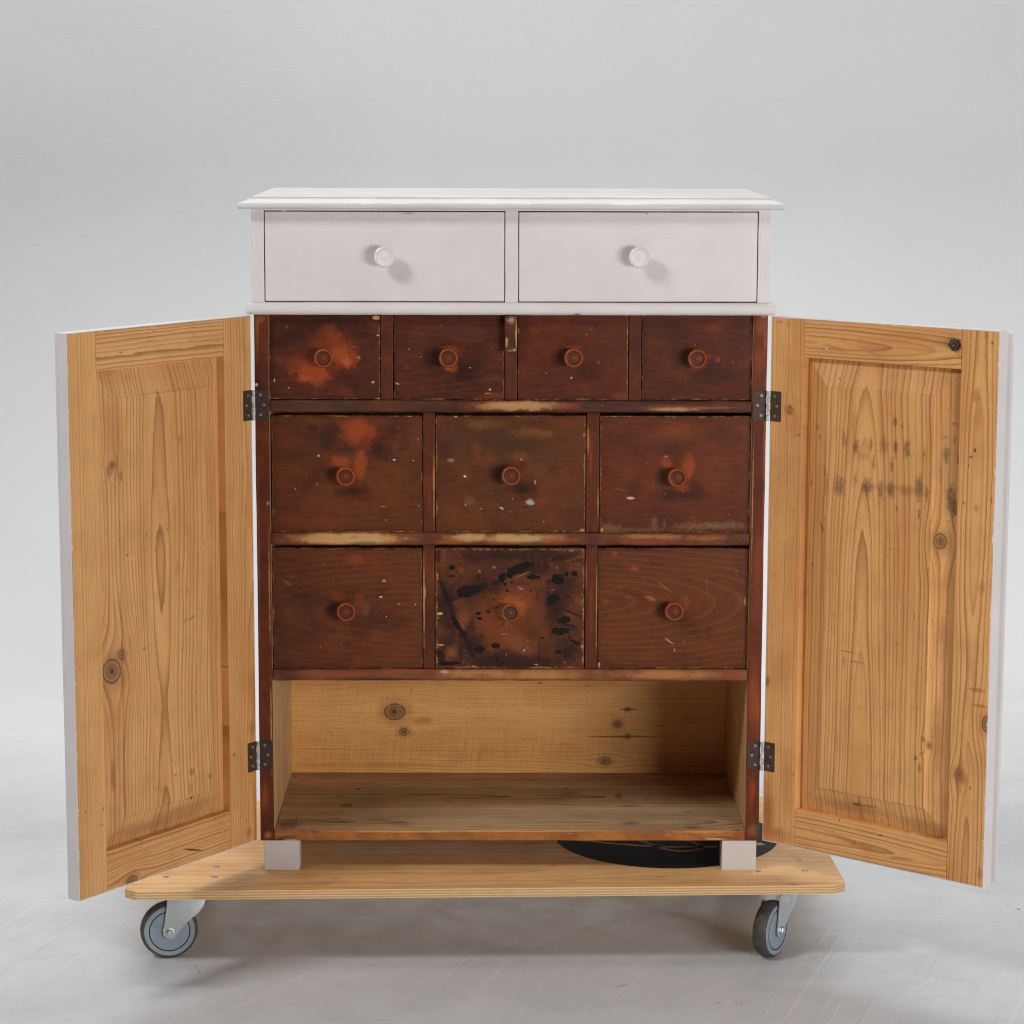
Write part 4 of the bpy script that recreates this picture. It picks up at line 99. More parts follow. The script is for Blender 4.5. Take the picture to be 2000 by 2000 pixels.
# ------------------------------------------------------------------ node helper
def lin(c, k=1.0):
    o = []
    for v in c:
        v /= 255.0
        o.append((v / 12.92 if v <= 0.04045 else ((v + 0.055) / 1.055) ** 2.4) * k)
    return (*o, 1)
class NT:
    def __init__(s, name):
        s.m = bpy.data.materials.new(name); s.m.use_nodes = True; s.t = s.m.node_tree
        s.b = s.t.nodes['Principled BSDF']; s._c = {}
    def nd(s, ty, **kw):
        n = s.t.nodes.new(ty)
        for k, v in kw.items(): setattr(n, k, v)
        return n
    def put(s, sock, v):
        if isinstance(v, bpy.types.NodeSocket): s.t.links.new(v, sock)
        elif v is not None: sock.default_value = v
    def ma(s, op, a, b=None, c=None, clamp=False):
        n = s.nd('ShaderNodeMath', operation=op, use_clamp=clamp)
        s.put(n.inputs[0], a); s.put(n.inputs[1], b); s.put(n.inputs[2], c); return n.outputs[0]
    def add(s, a, b): return s.ma('ADD', a, b)
    def sub(s, a, b): return s.ma('SUBTRACT', a, b)
    def mul(s, a, b): return s.ma('MULTIPLY', a, b)
    def mad(s, a, b, c): return s.ma('MULTIPLY_ADD', a, b, c)
    def coord(s):
        if 'P' not in s._c: s._c['P'] = s.nd('ShaderNodeTexCoord').outputs['Object']
        return s._c['P']
    def sep(s, v): n = s.nd('ShaderNodeSeparateXYZ'); s.put(n.inputs[0], v); return n.outputs[0], n.outputs[1], n.outputs[2]
    def comb(s, x, y, z=0.0):
        n = s.nd('ShaderNodeCombineXYZ'); s.put(n.inputs[0], x); s.put(n.inputs[1], y); s.put(n.inputs[2], z); return n.outputs[0]
    def noise(s, v, scale=1.0, detail=2.0, rough=0.5, dist=0.0):
        n = s.nd('ShaderNodeTexNoise'); s.put(n.inputs['Vector'], v); s.put(n.inputs['Scale'], scale)
        s.put(n.inputs['Detail'], detail); s.put(n.inputs['Roughness'], rough); s.put(n.inputs['Distortion'], dist); return n.outputs[0]
    def mr(s, v, a, b, c=0.0, d=1.0, kind='SMOOTHSTEP'):
        n = s.nd('ShaderNodeMapRange', interpolation_type=kind)
        for i, q in enumerate((v, a, b, c, d)): s.put(n.inputs[i], q)
        return n.outputs[0]
    def mix(s, f, a, b, blend='MIX'):
        n = s.nd('ShaderNodeMix', data_type='RGBA', blend_type=blend)
        s.put(n.inputs[0], f); s.put(n.inputs[6], a); s.put(n.inputs[7], b); return n.outputs[2]
    def mapto(s, v, loc, rot, sc):
        n = s.nd('ShaderNodeMapping', vector_type='TEXTURE'); s.put(n.inputs[0], v)
        n.inputs[1].default_value = loc; n.inputs[2].default_value = (0, 0, rot); n.inputs[3].default_value = sc; return n.outputs[0]
    def length(s, v): n = s.nd('ShaderNodeVectorMath', operation='LENGTH'); s.put(n.inputs[0], v); return n.outputs['Value']
    def bump(s, h, strength=0.3, dist=0.001):
        n = s.nd('ShaderNodeBump'); s.put(n.inputs['Height'], h); n.inputs['Strength'].default_value = strength; n.inputs['Distance'].default_value = dist
        s.t.links.new(n.outputs[0], s.b.inputs['Normal'])
    def uv(s, plane):
        x, y, z = s.sep(s.coord())
        return {'xz': (x, z, y), 'xy': (x, y, z), 'yz': (y, z, x)}[plane]
    def blobs(s, col, UV, marks, hor=True):
        """marks: (u, v, ru, rv, rotation, sRGB, opacity, softness, raggedness, noise scale)"""
        nz = {}
        for (u, v, ru, rv, rot, c, op, soft, rag, ns) in marks:
            q = s.length(s.mapto(UV, (u, v, 0), rot, (ru, rv, 1)))
            if rag:
                if 'f' not in nz:
                    sx_, sy_, _ = s.sep(UV)
                    nz['f'] = s.noise(s.comb(s.mul(sx_, 190.0 if hor else 420.0), s.mul(sy_, 420.0 if hor else 190.0), 3.3), 1.0, 4, 0.75)
                if ns not in nz: nz[ns] = s.add(s.sub(s.noise(UV, ns, 5, 0.7), 0.5), s.mul(s.sub(nz['f'], 0.5), 0.75))
                q = s.mad(nz[ns], rag * 2.2, q)
            m_ = s.mr(q, 1.0, 1.0 - soft, 0.0, op)
            if rag and soft > 0.45: m_ = s.mul(m_, s.mr(nz['f'], 0.2, 0.6, 0.55, 1.0, 'LINEAR'))
            col = s.mix(m_, col, lin(c))
        return col
    def finish(s, col, rough=0.5, spec=0.3, metal=0.0):
        s.put(s.b.inputs['Base Color'], col); s.put(s.b.inputs['Roughness'], rough)
        s.put(s.b.inputs['Specular IOR Level'], spec); s.b.inputs['Metallic'].default_value = metal; return s.m

# ------------------------------------------------------------------ materials
def pine(name, plane='xz', grain='v', pith=(0.0, 0.03), slope=0.0, g0=0.0, tamp=0.03, dens=150.0, seed=0.0, wob=0.006,
         early=(230, 188, 134), late=(186, 134, 86), tint=(218, 168, 110), knots=(), marks=(), paint=None, saw=0.0, contrast=1.0, rough=0.5, warp=0.021):
    n = NT(name); u, v, t = n.uv(plane); UV = n.comb(u, v, 0.0)
    g, c = (u, v) if grain == 'u' else (v, u)
    w1 = n.noise(n.comb(n.mad(g, 1.6, seed), n.mul(c, 7.0), seed * 1.7), 1.0, 3, 0.55)
    c1 = n.mad(n.sub(w1, 0.5), wob * 2, c)
    dks = []
    for (ku, kv, kr, dark) in knots:
        kg, kc = (ku, kv) if grain == 'u' else (kv, ku)
        q = n.length(n.mapto(n.comb(g, c1, 0.0), (kg, kc, 0), 0, (kr * 4.5, kr * 2.4, 1)))
        ga = n.ma('EXPONENT', n.mul(n.mul(q, q), -1.0))
        c1 = n.sub(c1, n.mul(n.mul(n.sub(c1, kc), 0.93), ga))
        d = n.length(n.mapto(UV, (ku, kv, 0), 0, (kr * (1.25 if grain == 'u' else 1), kr * (1.25 if grain == 'v' else 1), 1)))
        dks.append((d, dark))
    tn = n.noise(n.comb(n.mad(g, 1.3, seed * 3.1), 0.37 + seed, 0.0), 1.0, 2, 0.5)
    tp = n.add(n.mad(n.sub(g, g0), slope, pith[1]), n.mul(n.sub(tn, 0.5), tamp * 2))
    dc = n.sub(c1, pith[0])
    rr = n.ma('SQRT', n.add(n.mul(dc, dc), n.mul(tp, tp)))
    rw = n.noise(n.comb(n.mul(rr, 24.0), seed, 0.0), 1.0, 2, 0.6)
    jag = n.noise(n.comb(n.mul(g, 30.0), n.mul(c, 120.0), seed), 1.0, 4, 0.65)
    phi = n.mul(n.add(n.mad(n.sub(rw, 0.5), warp * 2, rr), n.mul(n.sub(jag, 0.5), 0.0022)), dens)
    fr = n.ma('FRACT', phi)
    wn = n.nd('ShaderNodeTexWhiteNoise', noise_dimensions='1D'); n.put(wn.inputs['W'], n.ma('FLOOR', phi))
    lt = n.mr(fr, 0.22, 0.95, 0, 1, 'LINEAR'); latem = n.mul(n.ma('POWER', lt, 2.2), n.mr(fr, 1.0, 0.95))
    latem = n.mul(latem, n.mad(wn.outputs[0], 0.75 * contrast, 0.42 * contrast))
    tone = n.noise(n.comb(n.mad(g, 2.2, seed), n.mul(c, 11.0), seed + 4), 1.0, 3, 0.6)
    col = n.mix(n.mr(tone, 0.38, 0.68, 0, 0.8), lin(early), lin(tint))
    col = n.mix(latem, col, lin(late))
    fib = n.noise(n.comb(n.mul(g, 14.0), n.mul(c, 620.0), seed), 1.0, 3, 0.65)
    col = n.mix(n.mr(fib, 0.3, 0.72, 0.0, 0.34), col, n.mix(1.0, col, (0.62, 0.56, 0.5, 1), 'MULTIPLY'))
    cloud = n.noise(UV, 16.0, 4, 0.6)
    col = n.mix(n.mr(cloud, 0.45, 0.75, 0.0, 0.35), col, n.mix(1.0, col, (0.72, 0.66, 0.6, 1), 'MULTIPLY'))
    fl = n.noise(n.comb(n.mul(g, 70.0), n.mul(c, 420.0), seed + 9), 1.0, 1, 0.5)
    col = n.mix(n.mr(fl, 0.70, 0.80, 0.0, 0.55), col, lin((96, 62, 36)))
    kn_n = n.noise(UV, 170.0, 3, 0.6)
    for d, dark in dks:
        d2 = n.mad(n.sub(kn_n, 0.5), 0.35, d)
        halo = n.mr(d2, 2.3, 0.9, 0.0, 0.45)
        col = n.mix(halo, col, lin((158, 98, 50)))
        rg = n.ma('SINE', n.mul(d2, 15.0))
        kc = n.mix(n.mad(rg, 0.3, 0.5), lin((172, 124, 80)), lin((120, 82, 54)))
        kc = n.mix(n.mr(d2, 0.55, 0.0, 0, dark), kc, lin((66, 42, 30)))
        kc = n.mix(n.mr(n.ma('ABSOLUTE', n.sub(d2, 0.93)), 0.11, 0.02, 0, 0.5), kc, lin((84, 50, 30)))
        col = n.mix(n.mr(d2, 1.06, 0.96), col, kc)
    if saw:
        sx = n.add(g, n.mul(c, -0.10))
        sn = n.noise(n.comb(n.mul(sx, 330.0), n.mul(c, 10.0), 2.0), 1.0, 3, 0.7); saw = n.mr(c, 0.47, 0.24, saw * 0.25, saw)
        col = n.mix(n.mr(sn, 0.5, 0.72, 0.0, saw), col, lin((232, 190, 128)))
        col = n.mix(n.mr(sn, 0.45, 0.25, 0.0, n.mul(saw, 0.7)), col, lin((150, 98, 52)))
    col = n.blobs(col, UV, marks, grain == 'u')
    if paint:                                                    # white paint slopped over the arris: (axis, edge, direction)
        pn = n.noise(UV, 55.0, 4, 0.75)
        msk = None
        for ax, e, sg in paint:
            d = n.mul(n.sub(u if ax == 'u' else v, e), sg)         # distance inwards from that edge
            k = n.mr(n.mad(n.sub(pn, 0.5), -0.009, d), 0.0017, 0.0008)
            msk = k if msk is None else n.ma('MAXIMUM', msk, k)
        col = n.mix(msk, col, lin((226, 222, 216)))
    n.bump(n.add(n.mul(latem, -0.3), n.mul(fib, 0.5)), 0.25, 0.0006)
    return n.finish(col, n.mr(cloud, 0.3, 0.7, rough - 0.06, rough + 0.1), 0.3)

def stain(name, hw, hh, base=(92, 47, 31), alt=(72, 38, 29), marks=(), wear=0.0015, grain=0.07, seed=0.0, wearcol=(196, 148, 88), specks=1.0, pith=(0, 0.05), slope=0.12, rough=0.42, wood=None, gaxis='u', edge=True):
    """old red-brown stain on a front of half size hw x hh, worn to bare wood at its arrises"""
    n = NT(name); u, v, t = n.uv('xz'); UV = n.comb(u, v, 0.0); S = n.comb(n.add(u, seed * 2.7), n.add(v, seed * 1.3), 0.0)
    g, c = (u, v) if gaxis == 'u' else (v, u)
    big = n.noise(S, 9.0, 5, 0.62)
    col = n.mix(n.mr(big, 0.36, 0.66), lin(base), lin(alt))
    mid = n.noise(S, 34.0, 5, 0.7)
    col = n.mix(n.mr(mid, 0.52, 0.78, 0, 0.45), col, lin((112, 60, 36)))
    col = n.mix(n.mr(mid, 0.46, 0.25, 0, 0.55), col, lin((56, 31, 25)))
    # grain telegraphing through the stain
    w1 = n.noise(n.comb(n.mad(g, 3.0, seed), n.mul(c, 9.0), seed), 1.0, 3, 0.55)
    dc = n.sub(n.mad(n.sub(w1, 0.5), 0.03, c), pith[0])
    tp = n.mad(g, slope, pith[1])
    rr = n.ma('SQRT', n.add(n.mul(dc, dc), n.mul(tp, tp)))
    fr = n.ma('FRACT', n.mul(rr, 95.0))
    lm = n.mul(n.mr(fr, 0.6, 0.93), n.mr(fr, 1.0, 0.93))
    col = n.mix(n.mul(lm, grain), col, lin((134, 84, 56)))
    fib = n.noise(n.comb(n.mul(g, 26.0), n.mul(c, 480.0), seed), 1.0, 3, 0.65)
    col = n.mix(n.mr(fib, 0.5, 0.74, 0, 0.36), col, lin((124, 70, 42)))
    col = n.mix(n.mr(fib, 0.48, 0.26, 0, 0.4), col, lin((46, 26, 21)))
    m3 = n.noise(S, 15.0, 6, 0.72, 0.6); m4 = n.noise(n.comb(n.mad(u, 5.0, seed * 1.9), n.mad(v, 8.0, seed), 1.0), 1.0, 5, 0.65)
    col = n.mix(n.mr(m3, 0.52, 0.72, 0, 0.5), col, lin((124, 62, 36)))
    col = n.mix(n.mr(m4, 0.5, 0.7, 0, 0.55), col, lin((58, 37, 28)))
    col = n.mix(1.0, col, (1.06, 0.94, 0.72, 1), 'MULTIPLY')
    col = n.blobs(col, UV, marks, gaxis == 'u')
    # small pale nicks and specks
    if specks:
        vo = n.nd('ShaderNodeTexVoronoi'); n.put(vo.inputs['Vector'], n.comb(n.mul(u, 1.0), n.mul(v, 1.25), seed)); vo.inputs['Scale'].default_value = 62
        cs = n.sep(vo.outputs['Color'])
        m = n.mul(n.mr(n.mad(n.sub(fib, 0.5), 0.12, vo.outputs['Distance']), 0.115, 0.055), n.mr(cs[0], 0.9, 0.92, 0, 0.5 * specks, 'LINEAR'))
        col = n.mix(n.mul(m, n.mad(cs[1], 0.6, 0.2)), col, lin((208, 180, 148)))
        sc = n.noise(n.comb(n.mul(n.mad(v, 0.6, u), 22.0), n.mul(n.mad(u, -0.5, v), 380.0), seed), 1.0, 1, 0.5)
        sb = n.noise(S, 20.0, 2, 0.5)
        col = n.mix(n.mul(n.mr(sc, 0.72, 0.77, 0, 0.28), n.mr(sb, 0.5, 0.64)), col, lin((158, 104, 72)))
    # arris wear, then a darker margin towards the edges of the front
    if edge:
        d = n.ma('MINIMUM', n.sub(hw, n.ma('ABSOLUTE', u)), n.sub(hh, n.ma('ABSOLUTE', v)))
        en = n.noise(S, 42.0, 5, 0.75)
        em = n.mr(n.mad(n.sub(en, 0.53), -wear * 9, d), wear * 1.2, wear * 0.3)
        col = n.mix(n.mul(em, 0.85), col, n.mix(n.mr(fib, 0.35, 0.65), lin(wearcol), lin((120, 72, 42))))
        dk = n.mr(d, 0.012, 0.0, 0, 0.25)
        col = n.mix(n.mul(dk, n.mr(mid, 0.35, 0.6)), col, lin((48, 28, 24)))
    n.bump(n.add(n.mul(fib, 0.4), n.mul(mid, 0.6)), 0.22, 0.0006)
    return n.finish(col, n.mr(mid, 0.3, 0.7, rough - 0.06, rough + 0.12), 0.14)

def white_paint(name, along='x', col=(220, 214, 212), marks=(), plane='xz', rough=0.38, seed=0.0, brush=0.3):
    n = NT(name); x, y, z = n.sep(n.coord())
    st = {'x': (6, 90, 260), 'z': (260, 260, 6), 'y': (260, 6, 260)}[along]
    br = n.noise(n.comb(n.mul(x, st[0]), n.mul(y, st[1]), n.mul(z, st[2])), 1.0, 3, 0.6)
    bl = n.noise(n.coord(), 7.0, 4, 0.6)
    c = n.mix(n.mr(bl, 0.35, 0.7, 0, 1), lin(col), lin(tuple(max(0, q - 7) for q in col)))
    c = n.mix(n.mr(br, 0.45, 0.75, 0, brush), c, lin(tuple(max(0, q - 14) for q in col)))
    vo = n.nd('ShaderNodeTexVoronoi'); n.put(vo.inputs['Vector'], n.coord()); vo.inputs['Scale'].default_value = 38
    cs = n.sep(vo.outputs['Color'])
    pit = n.mul(n.mr(vo.outputs['Distance'], 0.055, 0.02), n.mr(cs[0], 0.9, 0.91, 0, 0.5, 'LINEAR'))
    c = n.mix(pit, c, lin((168, 158, 148)))
    if marks:
        u, v, t = n.uv(plane); c = n.blobs(c, n.comb(u, v, 0.0), marks)
    n.bump(n.add(n.mul(br, 0.7), n.mul(pit, -2.0)), 0.22, 0.0005)
    return n.finish(c, rough, 0.4)

def metal(name, col, rough=0.4, mottled=0.5, metallic=0.85, alt=None, scale=130.0, bmp=0.15):
    n = NT(name)
    a = n.noise(n.coord(), scale, 4, 0.65)
    c = n.mix(n.mr(a, 0.35, 0.68, 0, mottled), lin(col), lin(alt or tuple(int(q * 0.55) for q in col)))
    n.bump(a, bmp, 0.0003)
    return n.finish(c, n.mr(a, 0.3, 0.7, rough - 0.08, rough + 0.15), 0.5, metallic)

def plain(name, col, rough=0.5, var=0.12, scale=60, spec=0.35):
    n = NT(name); a = n.noise(n.coord(), scale, 4, 0.65)
    c = n.mix(n.mr(a, 0.3, 0.7), lin(col), lin(tuple(int(q * (1 - var)) for q in col)))
    n.bump(a, 0.12, 0.0004)
    return n.finish(c, n.mr(a, 0.3, 0.7, rough - 0.05, rough + 0.1), spec)

# ------------------------------------------------------------------ mesh helpers
def obj(name, bm, mats, parent=None, loc=(0, 0, 0), rot=(0, 0, 0), smooth=None, label=None):
    me = bpy.data.meshes.new(name); bmesh.ops.recalc_face_normals(bm, faces=bm.faces); bm.to_mesh(me); bm.free()
    for m in (mats if isinstance(mats, (list, tuple)) else [mats]): me.materials.append(m)
    if smooth is not None:
        for p in me.polygons: p.use_smooth = True
        me.set_sharp_from_angle(angle=R(smooth))
    o = bpy.data.objects.new(name, me); COL.objects.link(o)
    if parent: o.parent = parent
    o.location = loc; o.rotation_euler = rot
    if label: o['label'] = label
    return o
def share(src, parent, loc=(0, 0, 0), rot=(0, 0, 0), mat=None):
    o = src.copy(); COL.objects.link(o); o.parent = parent; o.location = loc; o.rotation_euler = rot
    if 'label' in o: del o['label']
    return o
def box(x0, x1, y0, y1, z0, z1, bev=0.0008, seg=2, cuts=None, jit=0.0, bm=None):
    b = bmesh.new()
    g = bmesh.ops.create_cube(b, size=1.0)
    for v in b.verts:
        v.co = Vector((x0 + (v.co.x + .5) * (x1 - x0), y0 + (v.co.y + .5) * (y1 - y0), z0 + (v.co.z + .5) * (z1 - z0)))
    if cuts:                                                     # (axis, number): slice so that the piece can be a little uneven
        ax, k = cuts; lo, hi = ((x0, x1), (y0, y1), (z0, z1))[ax]
        nrm = [0, 0, 0]; nrm[ax] = 1
        for i in range(1, k):
            p = [0, 0, 0]; p[ax] = lo + (hi - lo) * i / k
            bmesh.ops.bisect_plane(b, geom=b.verts[:] + b.edges[:] + b.faces[:], plane_co=p, plane_no=nrm)
        if jit:
            for v in b.verts:
                v.co += Vector([0 if i == ax else rnd.uniform(-jit, jit) for i in range(3)])
    if bev:
        es = [e for e in b.edges if len(e.link_faces) == 2 and e.calc_face_angle(0) > 0.9]
        bmesh.ops.bevel(b, geom=es, offset=bev, segments=seg, affect='EDGES', profile=0.6)
    if bm is None: return b
    merge(bm, b); return bm
def merge(dst, src, mat=None, mi=None):
    me = bpy.data.meshes.new('tmp')
    if mi is not None:
        for f in src.faces: f.material_index = mi
    if mat is not None: bmesh.ops.transform(src, matrix=mat, verts=src.verts)
    src.to_mesh(me); src.free(); dst.from_mesh(me); bpy.data.meshes.remove(me)
def by_normal(bm, rules):
    bm.normal_update()
    for f in bm.faces:
        for d, i in rules:
            if f.normal.dot(Vector(d)) > 0.7: f.material_index = i; break
def lathe(prof, seg=32, axis=(0, -1, 0), bm=None):
    """profile of (radius, height) spun about the axis"""
    b = bmesh.new(); rows = []
    q = Vector((0, 0, 1)).rotation_difference(Vector(axis)).to_matrix()
    for r_, h in prof:
        rows.append([b.verts.new(q @ Vector((r_ * math.cos(2 * math.pi * i / seg), r_ * math.sin(2 * math.pi * i / seg), h))) for i in range(seg)])
    for a, c in zip(rows, rows[1:]):
        for i in range(seg):
            b.faces.new((a[i], a[(i + 1) % seg], c[(i + 1) % seg], c[i]))
    b.faces.new(rows[0][::-1]); b.faces.new(rows[-1])
    return b
def extrude_poly(pts, h, bev=0.0):
    """polygon in xy pushed along z by h"""
    b = bmesh.new(); vs = [b.verts.new((x, y, 0)) for x, y in pts]; f = b.faces.new(vs)
    r_ = bmesh.ops.extrude_face_region(b, geom=[f])
    for e in r_['geom']:
        if isinstance(e, bmesh.types.BMVert): e.co.z += h
    if bev:
        es = [e for e in b.edges if len(e.link_faces) == 2 and e.calc_face_angle(0) > 0.7]
        bmesh.ops.bevel(b, geom=es, offset=bev, segments=2, affect='EDGES', profile=0.6)
    return b
def empty(name, loc, rotz, label, cat):
    o = bpy.data.objects.new(name, None); COL.objects.link(o); o.location = loc; o.rotation_euler = (0, 0, rotz)
    o['label'] = label; o['category'] = cat; o.empty_display_size = 0.1; return o

CY, CZ = 4.5753, 1.506
def zat(z, y): return z - y * (CZ - z) / CY                       # height, at depth y, of what lines up with z on the front plane
FLOOR = -0.02

# ================================================================== setting
def floor_material():
    n = NT('polished_concrete'); x, y, z = n.sep(n.coord()); P = n.coord()
    a = n.noise(P, 2.2, 6, 0.62); b_ = n.noise(P, 14.0, 6, 0.68); c_ = n.noise(n.comb(n.mul(x, 40.0), n.mul(y, 120.0), 0.0), 1.0, 5, 0.7)
    col = n.mix(n.mr(a, 0.35, 0.68), lin((206, 208, 211)), lin((193, 195, 197)))
    col = n.mix(n.mr(b_, 0.5, 0.75, 0, 0.32), col, lin((186, 182, 179)))
    col = n.mix(n.mr(b_, 0.42, 0.22, 0, 0.4), col, lin((222, 221, 220)))
    d_ = n.noise(P, 55.0, 6, 0.75)
    col = n.mix(n.mr(c_, 0.58, 0.8, 0, 0.5), col, lin((150, 146, 143)))
    col = n.mix(n.mr(d_, 0.5, 0.78, 0, 0.35), col, lin((160, 156, 153)))
    col = n.mix(n.mr(d_, 0.44, 0.25, 0, 0.4), col, lin((214, 212, 210)))
    for k, (sc, ang) in enumerate(((7, 0.5), (9, -0.9), (6, 1.9), (11, 0.15))):     # fine trolley scratches, pale
        r_ = n.nd('ShaderNodeVectorRotate', rotation_type='Z_AXIS'); n.put(r_.inputs['Vector'], P); r_.inputs['Angle'].default_value = ang
        rx, ry, rz = n.sep(r_.outputs[0])
        s1 = n.noise(n.comb(n.mul(rx, sc * 0.3), n.mul(ry, sc * 44.0), k * 3.3), 1.0, 1, 0.4)
        s2 = n.noise(n.comb(n.mul(rx, 1.7), n.mul(ry, 2.1), k + 7.7), 1.0, 2, 0.5)
        col = n.mix(n.mul(n.mr(s1, 0.665, 0.71, 0, 0.55), n.mr(s2, 0.47, 0.6)), col, lin((226, 224, 222)))
        col = n.mix(n.mul(n.mr(s1, 0.3, 0.27, 0, 0.3), n.mr(s2, 0.52, 0.64)), col, lin((128, 123, 120)))
    for (u, v, L, w, rot, cc, op) in MARKS['floor']:
        q = n.length(n.mapto(n.comb(x, y, 0.0), (u, v, 0), rot, (L, w, 1)))
        col = n.mix(n.mul(n.mr(q, 1.0, 0.3, 0, op), n.mr(b_, 0.3, 0.5)), col, lin(cc))
    # the concrete was painted over towards the backdrop
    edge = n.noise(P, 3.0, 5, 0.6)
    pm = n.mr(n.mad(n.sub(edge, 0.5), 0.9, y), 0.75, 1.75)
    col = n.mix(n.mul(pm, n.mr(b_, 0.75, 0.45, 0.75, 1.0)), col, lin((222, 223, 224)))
    n.bump(n.add(n.mul(b_, 0.4), n.mul(c_, 0.6)), 0.12, 0.001)
    return n.finish(col, n.mr(b_, 0.3, 0.7, 0.34, 0.52), 0.35)
b = bmesh.new()
Y1 = 2.0
vs = [b.verts.new(p) for p in ((-9, -8, FLOOR), (9, -8, FLOOR), (9, Y1, FLOOR), (-9, Y1, FLOOR))]; b.faces.new(vs)
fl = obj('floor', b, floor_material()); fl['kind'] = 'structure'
def wall_material():
    n = NT('painted_backdrop'); P = n.coord(); x, y, z = n.sep(P)
    a = n.noise(P, 1.1, 4, 0.6); f = n.noise(n.comb(n.mul(x, 26), n.mul(y, 26), n.mul(z, 90)), 1.0, 5, 0.7)
    c = n.mix(n.mr(a, 0.3, 0.7), lin((222, 223, 224)), lin((217, 218, 219)))
    c = n.mix(n.mr(f, 0.5, 0.8, 0, 0.25), c, lin((206, 207, 208)))
    n.bump(f, 0.25, 0.002)
    return n.finish(c, 0.6, 0.25)
b = bmesh.new(); RC = 1.35; prof = []
for i in range(25):
    a = i / 24 * math.pi / 2; prof.append((Y1 + RC * math.sin(a), FLOOR + RC * (1 - math.cos(a))))
prof.append((Y1 + RC, 6.0))
rows = [[b.verts.new((x, y, z)) for y, z in prof] for x in (-9, 9)]
for i in range(len(prof) - 1): b.faces.new((rows[0][i], rows[1][i], rows[1][i + 1], rows[0][i + 1]))
wl = obj('wall', b, wall_material(), smooth=60); wl['kind'] = 'structure'

# ================================================================== cabinet
BASE = 0.129
cab = empty('cabinet', (0, 0, BASE), 0, 'white painted pine cabinet with open doors and red brown drawers on a wheeled board', 'cabinet')
def cpart(name, bm, mats, **k): return obj(name, bm, mats, cab, (0, 0, -BASE), **k)
WP = white_paint('white_paint', 'x'); WPZ = white_paint('white_paint_upright', 'z')
WX, LX, IX, ZB, ZM0, ZM1, ZT = 0.4525, 0.45, 0.425, 0.1845, 0.1845 + 0.9502, 1.1565, 1.319
YB = 0.4157

def sweep(X, Y0, prof, yb, cut=0):
    """moulding profile (overhang, z) carried round the left, front and right of the case"""
    b = bmesh.new(); loops = []
    nx = 48
    path = lambda o: [(-(X + o), yb)] + [(-(X + o) + (2 * (X + o)) * i / nx, Y0 - o) for i in range(nx + 1)] + [(X + o, yb)]
    for o, z in prof:
        loops.append([b.verts.new((x, y + (rnd.uniform(-cut, cut) if 0 < k < nx + 1 else 0), z + rnd.uniform(-cut, cut))) for k, (x, y) in enumerate(path(o))])
    for a, c in zip(loops, loops[1:]):
        for i in range(len(a) - 1): b.faces.new((a[i], a[i + 1], c[i + 1], c[i]))
    b.faces.new(loops[0]); b.faces.new(loops[-1][::-1])
    b.faces.new([l[0] for l in loops]); b.faces.new([l[-1] for l in loops][::-1])
    return b
top_prof = [(0.000, 1.3190), (0.014, 1.3188), (0.0195, 1.3194), (0.0223, 1.3215), (0.0232, 1.3245), (0.0222, 1.3275), (0.0185, 1.3300), (0.010, 1.3338), (0.001, 1.3372), (0.000, 1.3373), (0.000, 1.3392), (-0.0012, 1.3398)]
cpart('top_board', sweep(0.4525, -0.002, top_prof, 0.468, 0.00025), white_paint('top_paint', 'x', (208, 205, 203), rough=0.4, brush=0.1), smooth=40)
mprof = [(0.0, ZM0), (0.005, ZM0 + .0003), (0.0090, ZM0 + .0022), (0.0115, ZM0 + .0065), (0.0122, ZM0 + .011), (0.0113, ZM0 + .0155), (0.0088, ZM0 + .0195), (0.005, ZM1 - .0003), (0.0, ZM1)]
cpart('waist_moulding', sweep(0.4525, 0.0, mprof, 0.44, 0.0003), white_paint('moulding_paint', 'x', marks=MARKS['moulding']), smooth=50)

# upper case
for s in (-1, 1):
    cpart('upper_side', box(*sorted((s * WX, s * 0.4310)), 0, 0.44, ZM1, ZT, 0.0008, cuts=(2, 4), jit=0.0002), WPZ)
cpart('upper_divider', box(-0.0105, 0.0122, 0.0006, 0.40, ZM1, ZT - 0.0035, 0.0008, cuts=(2, 4), jit=0.0003), WPZ)
cpart('upper_rail', box(-0.4308, 0.4308, 0.0003, 0.06, ZT - 0.0033, ZT - 0.0002, 0.0004), WP)
WK = plain('knob_paint', (228, 224, 218), 0.3, 0.05, 40, 0.5)
def knob_mesh(s=1.0):
    p = [(0.0125, 0), (0.0123, 0.002), (0.0100, 0.004), (0.0088, 0.008), (0.0092, 0.012), (0.0125, 0.0155), (0.0163, 0.018), (0.0178, 0.021), (0.0178, 0.0245), (0.0168, 0.0268),
         (0.0150, 0.0278), (0.0139, 0.0275), (0.0131, 0.0262), (0.0100, 0.0254), (0.0060, 0.0258), (0.0035, 0.0262), (0.0026, 0.0271), (0.0012, 0.0275), (0.0003, 0.0276)]
    return lathe([(r_ * s, h * s) for r_, h in p], 40)
for (x0, x1, kx, nm) in ((-0.4293, -0.0120, -0.2205, 'uleft'), (0.0137, 0.4294, 0.2222, 'uright')):
    cx, cz = (x0 + x1) / 2, (1.1583 + 1.3138) / 2; hw, hh = (x1 - x0) / 2, (1.3138 - 1.1583) / 2
    d = obj('drawer', box(-hw, hw, 0, 0.022, -hh, hh, 0.0016, 3, cuts=(0, 12), jit=0.0002), white_paint('drawer_paint', 'x', (221, 215, 213), marks=MARKS[nm]), cab, (cx, 0.001, cz - BASE), (0, R(rnd.uniform(-.08, .08)), 0), smooth=35, label='wide white painted drawer under the top board')
    obj('knob', knob_mesh(1.04), WK, d, (kx - cx, -0.0005, 1.2372 - cz), smooth=35)

